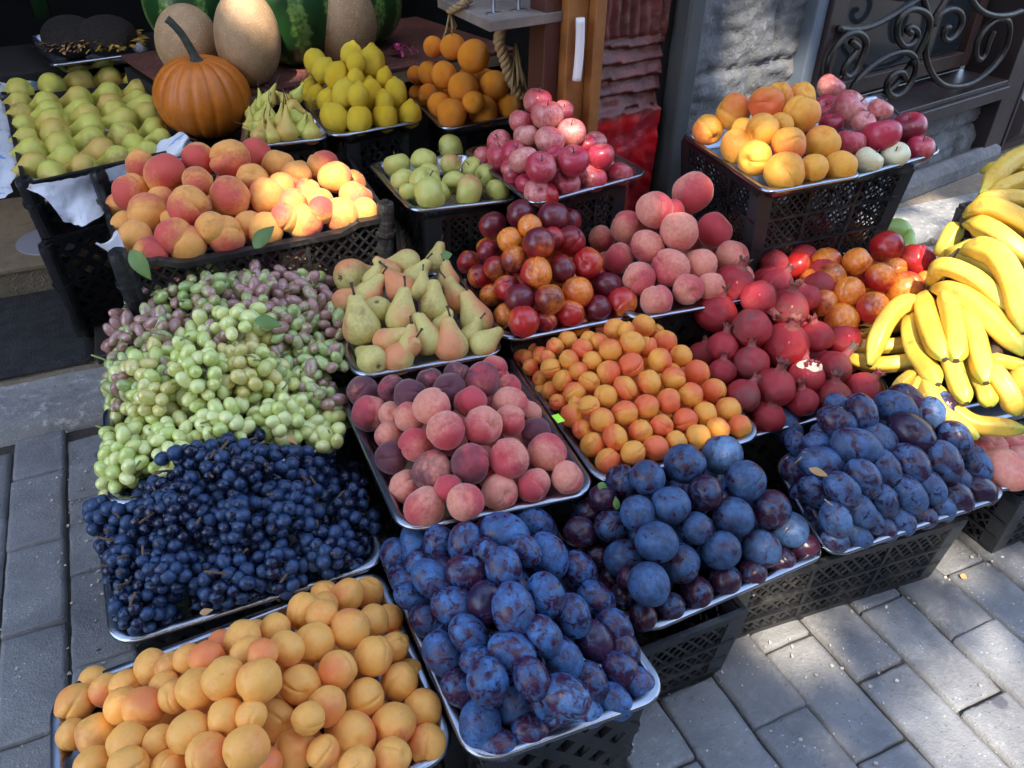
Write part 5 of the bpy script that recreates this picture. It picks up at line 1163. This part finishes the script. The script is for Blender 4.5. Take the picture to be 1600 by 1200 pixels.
# ================================================================== PUMPKIN, MELONS, SUNFLOWER HEADS
def on_px(x, y, r, depth): 
    rr = ray(x, y); return CAM + rr * (depth / -rr.dot(CB)), r * depth / FPX
pb = at(318, 205, .455); dpk = depth_of(pb) - .0
pc, pr = on_px(317, 151, 73, dpk - .05)
def pumpkin_fn(th, ph):
    s = sin(th); lob = 1 - .045 * (1 - abs(cos(8 * ph))) ** 2.0 * s ** .5; r = lob * (1 - .16 * exp(-(th / .34) ** 2) - .10 * exp(-((pi - th) / .4) ** 2)); return (r * s * cos(ph), r * s * sin(ph), r * cos(th) * .87)
M['pumpkin'] = blush_mat('pumpkin_skin', (.60, .17, .012), (.52, .135, .012), (.66, .22, .02), (.36, .10, .02), .42, bump=.08, axis=.1)
pm = obj('pumpkin', blob('pumpkin', pumpkin_fn, 132, 36), M['pumpkin']); pm.location = pc; pm.scale = (pr,) * 3; pm.rotation_euler = (.05, 0, .3); pm.color = (.35, .25, 0, 1)
tag(pm, 'round ribbed orange pumpkin with a curved dark green stalk', 'pumpkin')
sp = [Vector((0, 0, .68)), Vector((-.03, -.02, .85)), Vector((-.10, -.02, 1.05)), Vector((-.20, 0, 1.28)), Vector((-.34, .02, 1.48)), Vector((-.42, .03, 1.56))]
g = MB(); g.tube(smooth_line(sp, 5), [.20, .17, .14, .115, .10, .095, .09, .088, .086, .085, .083, .082, .08, .08, .078, .078, .078, .077, .076, .076, .076, .076, .078, .08, .082, .085], 9)
so_ = g.build('stalk', simple('pumpkin_stalk', (.045, .055, .045), .7, .4, 12, .5), pm, smooth=True); so_.rotation_euler = (-.05, 0, -.3)

def net_mat():
    t = NT('netted_melon_rind'); v = t.obcoord(); e = t.voro(v, 11, 'DISTANCE_TO_EDGE'); n1 = t.noise(v, 3, 4)
    net = t.ramp(t.math('ADD', e, t.math('MULTIPLY', t.noise(v, 30, 2), .05)), .03, .09, 1, 0)
    c = t.mix(t.ramp(n1, .35, .7), (.40, .24, .12), (.47, .30, .16)); c = t.mix(t.math('MULTIPLY', net, .85), c, (.62, .46, .28)); t.bump(net, .35, .03); return t.done(c, .7)
def wm_mat():
    t = NT('watermelon_rind'); v = t.obcoord(); an = t.math('ARCTAN2', t.y, t.x); n1 = t.noise(v, 3.4, 5, .65, .4); n2 = t.noise(v, 11, 4)
    w_ = t.math('ADD', t.math('MULTIPLY', an, 9.0), t.math('MULTIPLY', n1, 4.6)); s_ = t.math('SINE', w_); m = t.ramp(t.math('ADD', s_, t.math('MULTIPLY', n2, .8)), .45, .95)
    c = t.mix(m, (.018, .07, .018), t.mix(t.ramp(n2, .4, .6), (.22, .36, .09), (.06, .16, .035))); return t.done(c, .32)
M['melon'] = net_mat(); M['watermelon'] = wm_mat()
def ellipsoid(a, b, c): return lambda th, ph: (a * sin(th) * cos(ph), b * sin(th) * sin(ph), c * cos(th))
def stand(x, y, r, k):
    """where a melon seen at x, y with picture radius r stands on the shelf"""
    d = 1.6
    while d < 4.2:
        p, R = on_px(x, y, r, d)
        if p.z - R * k <= zp: return p, R
        d += .005
    return p, R
for (x, y, rx, ry, dd, lab) in ((293, 66, 48, 54, 0.02, 'netted tan melon directly behind the pumpkin'), (387, 60, 50, 70, .05, 'netted tan melon partly sunlit beside the pumpkin'), (538, 36, 50, 62, .10, 'netted tan melon behind the lemons')):
    o = obj('melon', blob('melon', ellipsoid(1, 1, ry / rx * 1.03), 40, 26), M['melon']); p, R = stand(x, y, rx, ry / rx); o.location = p; o.scale = (R,) * 3; o.rotation_euler = (random.uniform(-.1, .1), random.uniform(-.1, .1), random.random() * 6); tag(o, lab, 'melon', 'netted melons on the shelf')
for (x, y, r, back, lab) in ((300, 2, 74, .26, 'striped watermelon farthest from the oranges behind the tan melons'), (452, 10, 84, .20, 'striped watermelon between two tan melons'), (566, 4, 62, .24, 'striped watermelon behind the melon by the lemons')):
    p, R = stand(x, y, r, 1.0); o = obj('watermelon', blob('watermelon', ellipsoid(1, 1, 1.04), 40, 26), M['watermelon']); o.location = p; o.scale = (R,) * 3; o.rotation_euler = (.12, .1, random.random() * 6); tag(o, lab, 'watermelon', 'watermelons on the shelf')

def seed_mat():
    t = NT('sunflower_seed_head'); v = t.obcoord(); e = t.voro(v, 34, 'F1'); c = t.mix(t.ramp(e, .2, .55), (.14, .115, .095), (.03, .026, .026)); t.bump(e, .8, .05); return t.done(c, .6)
M['seed_head'] = seed_mat()
S_ = Q['sunf']
for (u, v_, R, tilt, lab) in ((.34, .52, .088, .3, 'domed dark sunflower head with dried petals lying deepest in the tray'), (.66, .38, .092, .1, 'flatter dark sunflower head with yellow petals nearest the pears')):
    base = S_.p(u, v_, -.02); root = tag(empty('sunflower_head', base), lab, 'sunflower head', 'dried sunflower heads')
    o = obj('seed_face', blob('seed_face', ellipsoid(1, 1, .66), 40, 22), M['seed_head'], root); o.scale = (R,) * 3; o.location = (0, 0, R * .5); o.rotation_euler = (tilt, 0, 0)
    rnd = random.Random(int(u * 100)); g = MB(); g2 = MB()
    for k in range(90):
        a = rnd.uniform(0, 6.28); rr = R * rnd.uniform(.86, 1.0); c = Vector((cos(a) * rr, sin(a) * rr, R * (.20 + .3 * rnd.random()))); d = Vector((cos(a + rnd.uniform(-.6, .6)), sin(a + rnd.uniform(-.6, .6)), rnd.uniform(-.5, .4))).normalized(); s = d.cross(Vector((0, 0, 1))).normalized()
        l = R * rnd.uniform(.22, .5); w_ = R * .05; q = [c + s * w_, c - s * w_, c + d * l * .6 - s * w_ * 1.3 + Vector((0, 0, .004)), c + d * l, c + d * l * .6 + s * w_ * 1.3]
        g.add(q, [(0, 1, 2, 4), (2, 3, 4)])
    g.build('dried_petals', M['dry_leaf'] if u < .5 else simple('yellow_petal', (.40, .26, .05), .7), root)
# bottle and ribbon
b = at(68, 40, .5); b = on_px(68, 30, 1, depth_of(at(110, 60, .5)) + .25)[0]; b.z = .51
root = tag(empty('glass_bottle', b), 'dark green glass bottle standing in the dim shop', 'bottle')
g = MB(); g.tube([(0, 0, 0), (0, 0, .16), (0, 0, .19), (0, 0, .22), (0, 0, .28)], [.034, .034, .026, .014, .013], 18); g.build('bottle_body', M['glass_green'], root, smooth=True)
g = MB(); g.tube([(0, 0, .281), (0, 0, .30)], [.015, .015], 14); g.build('bottle_cap', simple('gold_cap', (.6, .5, .15), .3, 0, 20, .1, metallic=.8), root, smooth=True)
rb = at(622, 84, zp + .012); root = tag(empty('foil_ribbon', rb), 'curly pink foil ribbon lying on the melon shelf', 'ribbon'); rnd = random.Random(4)
for k in range(11):
    a = rnd.uniform(0, 6.28); q = []; L = rnd.uniform(.03, .075)
    for i in range(9):
        t_ = i / 8; q.append(Vector((cos(a) * L * t_ + .004 * sin(7 * t_ + k), sin(a) * L * t_ + .004 * cos(6 * t_ + k), .006 + .02 * sin(pi * t_) * rnd.uniform(.5, 1.2))))
    g = MB(); v = []
    for i, p in enumerate(q): s = Vector((-sin(a), cos(a), .3 * sin(i))) * .0035; g.v += [p + s, p - s]
    for i in range(8): g.f.append((2 * i, 2 * i + 1, 2 * i + 3, 2 * i + 2))
    g.build('curl', M['ribbon'], root, smooth=True)

# ================================================================== PAPER, LEAVES, TAGS
def paper_mat():
    t = NT('printed_wrapping_paper'); v = t.obcoord(); n1 = t.noise(v, 9, 3); mp = t.n('ShaderNodeMapping'); mp.inputs['Scale'].default_value = (26, 90, 40); t.l(v, mp.inputs[0])
    br = t.n('ShaderNodeTexBrick'); t.l(mp.outputs[0], br.inputs['Vector']); br.inputs['Scale'].default_value = 1.2; br.inputs['Mortar Size'].default_value = .12
    bar = t.math('MULTIPLY', t.ramp(t.noise(mp.outputs[0], .9, 2), .58, .60), t.ramp(t.noise(v, 5, 2), .53, .56)); c = t.mix(t.ramp(n1, .4, .7), (.66, .69, .76), (.74, .76, .80))
    c = t.mix(t.math('MULTIPLY', bar, .8), c, (.08, .30, .62)); rd = t.math('MULTIPLY', t.ramp(t.noise(mp.outputs[0], 1.4, 3), .60, .63), t.ramp(t.noise(v, 4.2, 2), .57, .6)); c = t.mix(t.math('MULTIPLY', rd, .75), c, (.52, .16, .08))
    t.bump(t.noise(v, 40, 5, .6, .5), .35, .01); return t.done(c, .6)
M['paper'] = paper_mat()
def crumple(pts, nu, nv, name, amp, parent=None, base=Vector()):
    """a creased sheet through a grid of control points (rows of px tuples x, y, z or vectors)"""
    rows = [smooth_line(r, nu) for r in pts]; cols = list(zip(*rows)); G_ = [smooth_line(list(c), nv) for c in cols]; v = []; f = []; A = len(G_); B = len(G_[0])
    for i, c in enumerate(G_):
        for j, p in enumerate(c):
            n = Vector((mnoise.noise(p * 26), mnoise.noise(p * 26 + Vector((9, 0, 0))), abs(mnoise.noise(p * 22 + Vector((0, 7, 0))))))
            n2 = Vector((mnoise.noise(p * 70), mnoise.noise(p * 70 + Vector((4, 0, 0))), mnoise.noise(p * 70 + Vector((0, 3, 0)))))
            v.append(p + n * amp + n2 * amp * .35 - base)
    for i in range(A - 1):
        for j in range(B - 1): a = i * B + j; f.append((a, a + 1, a + B + 1, a + B))
    return obj(name, mesh(name, v, f, True, M['paper']), None, parent)
zc = Q['pearC'].z
def X(x, y, z): return at(x, y, z)
base = Q['pearC'].c.copy(); base.z = .40
root = tag(empty('wrapping_paper', base), 'crumpled blue and white printed paper lining the pear crate', 'paper')
crumple([[X(-25, 330, zc - .03), X(-10, 250, zc + .012), X(-2, 190, zc + .015), X(-5, 140, zc + .015), X(10, 118, zc + .02)], [X(20, 300, zc - .02), X(24, 250, zc - .01), X(20, 200, zc - .01), X(16, 165, zc - .01), X(14, 140, zc + .0)]], 9, 9, 'side_flap', .012, root, base)
crumple([[X(8, 122, zc + .02), X(70, 128, zc + .01), X(140, 124, zc + .012), X(205, 112, zc + .025), X(246, 98, zc + .03)], [X(16, 150, zc - .02), X(75, 140, zc - .02), X(140, 132, zc - .02), X(205, 124, zc - .02), X(256, 128, zc - .02)]], 10, 7, 'back_flap', .010, root, base)
crumple([[X(30, 290, zc + .008), X(90, 284, zc + .010), X(150, 270, zc + .008), X(215, 254, zc + .004)], [X(70, 310, zc - .02), X(95, 312, zc - .03), X(140, 300, zc - .03), X(190, 285, zc - .03)], [X(100, 345, zc - .07), X(110, 350, zc - .085), X(135, 352, zc - .085), X(165, 335, zc - .075)]], 10, 8, 'front_flap', .008, root, base)
crumple([[X(232, 232, zc + .0), X(250, 224, zc + .01), X(282, 205, zc + .04)], [X(250, 248, zc - .01), X(275, 240, zc + .012), X(292, 214, zc + .045)], [X(262, 252, zc - .03), X(288, 246, zc - .01), X(300, 226, zc + .01)]], 8, 8, 'corner_flap', .010, root, base)
crumple([[Q['pearC'].p(u, v, -.055) for u in (.03, .3, .6, .97)] for v in (.03, .4, .7, .97)], 8, 8, 'crate_lining', .006, root, base)

cup = X(170, 395, .475); root = empty('crumpled_cup', cup); tag(root, 'crumpled white paper cup stuck at the corner post of the peach crate', 'cup')
g = MB(); pts = []; N = 18
p_a, p_b = X(168, 374, .50), X(186, 396, .47); ax = (p_a - p_b).normalized(); s_ = ax.cross(CB).normalized(); t_ = ax.cross(s_)
for j, (q, r) in enumerate(((0, .013), (.5, .018), (1, .024))):
    for k in range(N):
        a = 2 * pi * k / N; g.v.append(p_b.lerp(p_a, q) + (s_ * cos(a) + t_ * sin(a) * .5) * r * (1 + .16 * sin(3 * a + j)) + ax * (.006 * sin(2 * a + 1) if j == 2 else 0) - cup)
for j in range(2):
    for k in range(N): g.f.append((j * N + k, j * N + (k + 1) % N, (j + 1) * N + (k + 1) % N, (j + 1) * N + k))
g.f.append(tuple(range(N))); g.build('cup_wall', M['white_plastic'], root, smooth=True)

def leaf(p, d, L, W, nrm, label, mat='leaf', curl=.25, cat='leaf'):
    d = Vector(d).normalized(); nrm = Vector(nrm).normalized(); s = d.cross(nrm).normalized(); nrm = s.cross(d); v = []; f = []; n = 10
    for i in range(n + 1):
        q = i / n; w_ = W * sin(pi * min(1, q ** .8 * .96 + .02)) * .5; c = d * L * q + nrm * (-curl * L * q * q)
        v += [c - s * w_ + nrm * w_ * .35, c, c + s * w_ + nrm * w_ * .35]
    for i in range(n):
        a = 3 * i; f += [(a, a + 1, a + 4, a + 3), (a + 1, a + 2, a + 5, a + 4)]
    m = mesh('leaf', v, f, True, M[mat]); o = obj('leaf' if cat == 'leaf' else 'dry_leaf', m); o.location = p
    sd = o.modifiers.new('thickness', 'SOLIDIFY'); sd.thickness = .0006; tag(o, label, cat); return o
def lpx(x0, y0, x1, y1, z, W, label, lift=.0, mat='leaf', cat='leaf', dz=0.0):
    a = X(x0, y0, z); da = depth_of(a) - lift; a = on_px(x0, y0, 1, da)[0]; b = on_px(x1, y1, 1, da + dz)[0]; leaf(a, b - a, (b - a).length, W * da / FPX, CB + Vector((0, 0, .3)), label, mat, .12, cat)
lpx(204, 390, 234, 436, .50, 26, 'pointed green leaf hanging over the corner of the yellow peach crate', .03)
lpx(397, 388, 426, 352, .50, 26, 'upright green leaf between the yellow peaches and pink grapes', .05)
lpx(318, 328, 342, 340, .50, 14, 'small green leaf between the yellow peaches', .0)
lpx(934, 756, 950, 766, .30, 14, 'small green leaf beside the corner of the central peach tray', .02); lpx(964, 797, 962, 776, .26, 11, 'short green leaf on the round plums', .03)
lpx(690, 402, 706, 396, .46, 16, 'grey green leaf at the top of the blushed pears', .03); lpx(398, 500, 440, 508, .46, 22, 'green leaf lying on the pink grapes', .04)
lpx(1264, 732, 1296, 744, .30, 12, 'dry brown leaf lying on a long plum', .05, 'dry_leaf', 'dry leaf'); lpx(448, 680, 464, 694, .34, 9, 'tiny dry leaf on the blue grapes near their top', .05, 'dry_leaf', 'dry leaf'); lpx(312, 958, 332, 953, .26, 10, 'dry brown leaf at the front rim of the blue grapes', .02, 'dry_leaf', 'dry leaf')
# little dry plum stems
for i, (x, y, a) in enumerate(((1288, 780, 40), (1242, 724, -50), (1384, 626, -15), (1376, 620, 30), (1254, 706, 10), (1436, 622, -40), (1478, 640, -60), (856, 832, 80))):
    p = on_px(x, y, 1, depth_of(X(x, y, .29)) - .02)[0]; d = img_dir(a, .3); g = MB(); g.tube([p - p, d * .008, d * .016], [.0012, .001, .0013], 6)
    o = g.build('fruit_stem', M['dry_leaf'], smooth=True); o.location = p; tag(o, 'short dry stem sticking out of a plum', 'stem', 'dry plum stems')
# grit and crumbs on the pavement along the crates
rnd = random.Random(8); g = MB()
for k in range(420):
    if k < 300: x = rnd.uniform(.45, 1.9); y = .78 - abs(rnd.gauss(0, .22))
    else: x = -.25 - abs(rnd.gauss(0, .12)); y = rnd.uniform(.6, 1.8)
    r = rnd.choice((.0012, .0016, .002, .0028)); c = Vector((x, y, .001 + r * .4)); a = rnd.uniform(0, 6.28)
    g.box(c, (r * cos(a), r * sin(a), 0), (-r * .7 * sin(a), r * .7 * cos(a), r * .2), (0, 0, r * .5))
tag(g.build('grit', simple('pale_grit', (.42, .38, .32), .9, 0, 20, .5, scale=40)), kind='stuff')
lpx(1500, 898, 1512, 904, .012, 9, 'dry leaf scrap on the paving beside the last crate', .0, 'dry_leaf', 'dry leaf')
# tags
g = MB(); c = X(872, 657, .375); e1 = (X(880, 664, .375) - X(866, 648, .375)) * .36; e2 = Vector((-e1.y, e1.x, 0)) * .6; g.box((0, 0, .0045), e1, e2, (0, 0, .0006)); o = g.build('price_sticker', M['neon'], bevel=.0005); o.location = c; tag(o, 'bright yellow green sticker on the rim of the apricot tray', 'sticker')
g = MB(); p1, p2 = X(963, 330, .42), X(988, 328, .42); w_ = (p2 - p1); g.box((p1 + p2) / 2 + Vector((0, .03, .02)), w_ * .5, Vector((0, .003, 0)), (0, 0, .045)); o = g.build('red_carton', M['red_tag'], bevel=.002); tag(o, 'red printed carton standing behind the rosy peaches', 'carton')
g = MB(); 
for k in range(4): pass

# an unseen house added across the street (behind the camera): it closes off the low sky and shows in the steel
hb = empty('added_house', (0, -7, 0)); tag(hb, 'unseen plastered house added across the street to block low sky', 'house')
g = MB(); g.box((1, -.5, 3.1), (14, 0, 0), (0, .5, 0), (0, 0, 3.1)); g.build('wall', simple('street_plaster', (.20, .18, .16), .9, .2, 6), hb)
for k in range(9):
    for z in (1.6, 4.4):
        w_ = MB(); w_.box((-10.5 + 2.8 * k, .01, z), (.55, 0, 0), (0, .03, 0), (0, 0, .8)); f_ = w_.build('window', M['bronze_paint'], hb); w_ = MB(); w_.box((-10.5 + 2.8 * k, .045, z), (.47, 0, 0), (0, .01, 0), (0, 0, .72)); w_.build('pane', M['win_glass'], f_)
# ================================================================== ADDED TREE, shaped to shade the stall and leave sun patches (out of view, towards the sun)
def added_shade_tree():
    lit = [  # points of the stall where gaps left in the added crown let sun patches fall: picture point, height, radius
     (508, 310, .50, .10), (550, 330, .48, .07), (475, 340, .49, .06), (535, 280, .52, .06), (1185, 116, None, .10), (1225, 138, None, .08), (1478, 325, .035, .085), (1440, 350, .035, .06),
     (1115, 215, .60, .030), (1150, 250, .60, .035), (1190, 265, .60, .03), (1246, 415, .42, .022), (1264, 384, .43, .022), (1282, 478, .39, .012), (1178, 438, .45, .016), (1276, 524, .40, .016), (1262, 470, .43, .02),
     (1480, 500, .42, .07), (1560, 460, .49, .08), (1560, 380, .55, .08), (1500, 425, .50, .055), (1400, 500, .44, .035), (1530, 590, .40, .06), (1590, 560, .42, .06), (1590, 330, .60, .07), (1460, 365, .42, .03),
     (422, 62, .66, .055), (424, 30, .68, .05), (1385, 362, .035, .12), (1310, 392, .035, .09), (1430, 385, .035, .07), (896, 212, .60, .022), (866, 180, .62, .016), (1145, 668, .39, .022), (1190, 240, .60, .02), (917, 325, .40, .02), (1200, 960, .0, .05), (1570, 1130, .0, .09), (1240, 1010, 0, .04), (1060, 300, .56, .01), (1480, 880, 0, .03)]
    T = []
    for x, y, z, r in lit:
        p = wpx(x, y) if z is None else X(x, y, z); T.append((p, r))
    C0 = Vector((.9, 1.25, .4)); A1 = SUN.cross(Vector((0, 0, 1))).normalized(); B1 = A1.cross(SUN); O = C0 + SUN * 7.5; rnd = random.Random(21)
    TT = [((p - O).dot(A1), (p - O).dot(B1), r) for p, r in T]
    root = tag(empty('added_shade_tree', (O.x, O.y, 0)), 'unseen leafy tree added to shade the stall and pass sun patches', 'tree'); o = root.location
    v = []; f = []
    for q_ in range(40000):
        c = rnd.uniform(-.7, .7)
        if q_ < 27000: a = rnd.uniform(-3.8, 3.8); b = rnd.uniform(-2.9, 2.9); L = rnd.uniform(.16, .26)
        else:
            x, y, r = TT[q_ % len(TT)]; an = rnd.uniform(0, 6.28); rr = r + rnd.uniform(0, .17); a = x + cos(an) * rr; b = y + sin(an) * rr; L = rnd.uniform(.05, .08)
        if a < -.12 and b < -.46 and rnd.random() < .72: continue      # crown thinned to let soft sun onto the open pavement
        W = L * .62
        if any((a - x) ** 2 + (b - y) ** 2 < (r + L * .40) ** 2 for x, y, r in TT): continue
        p = O + A1 * a + B1 * b + SUN * c; n = (SUN + Vector((rnd.gauss(0, .5), rnd.gauss(0, .5), rnd.gauss(0, .5)))).normalized(); d = n.cross(Vector((rnd.gauss(0, 1), rnd.gauss(0, 1), rnd.gauss(0, 1)))).normalized(); s = n.cross(d); k = len(v)
        v += [p - d * L * .5 - o, p - d * L * .1 + s * W * .5 - o, p + d * L * .5 - o, p - d * L * .1 - s * W * .5 - o]; f.append((k, k + 1, k + 2, k + 3))
    obj('crown', mesh('crown', v, f, False, M['leaf']), None, root)
    g = MB(); top = Vector((0, 0, O.z - .3)); tr = simple('tree_bark', (.12, .095, .07), .9, .8, 20)
    g.tube(smooth_line([Vector((-.3, -.5, 0)), Vector((-.25, -.45, 1.6)), Vector((-.1, -.2, 3.2)), top], 6), [.20 - .006 * i for i in range(19)], 12); g.build('trunk', tr, root, smooth=True)
    for k in range(24):
        a = 2 * pi * k / 24; e = top + A1 * (2.2 * cos(a)) + B1 * (1.6 * sin(a)); m = top.lerp(e, .5) + Vector((0, 0, .15)); 
        if any(hypot(2.2 * cos(a) * f_ - x, 1.6 * sin(a) * f_ - y) < r + .12 for x, y, r in TT for f_ in [i / 14 for i in range(15)]): continue
        g = MB(); g.tube(smooth_line([top - Vector((0, 0, .4)), m - SUN * .5, e - SUN * .6], 5), [.09 - .007 * i for i in range(11)], 8); g.build('limb', tr, root, smooth=True)
added_shade_tree()
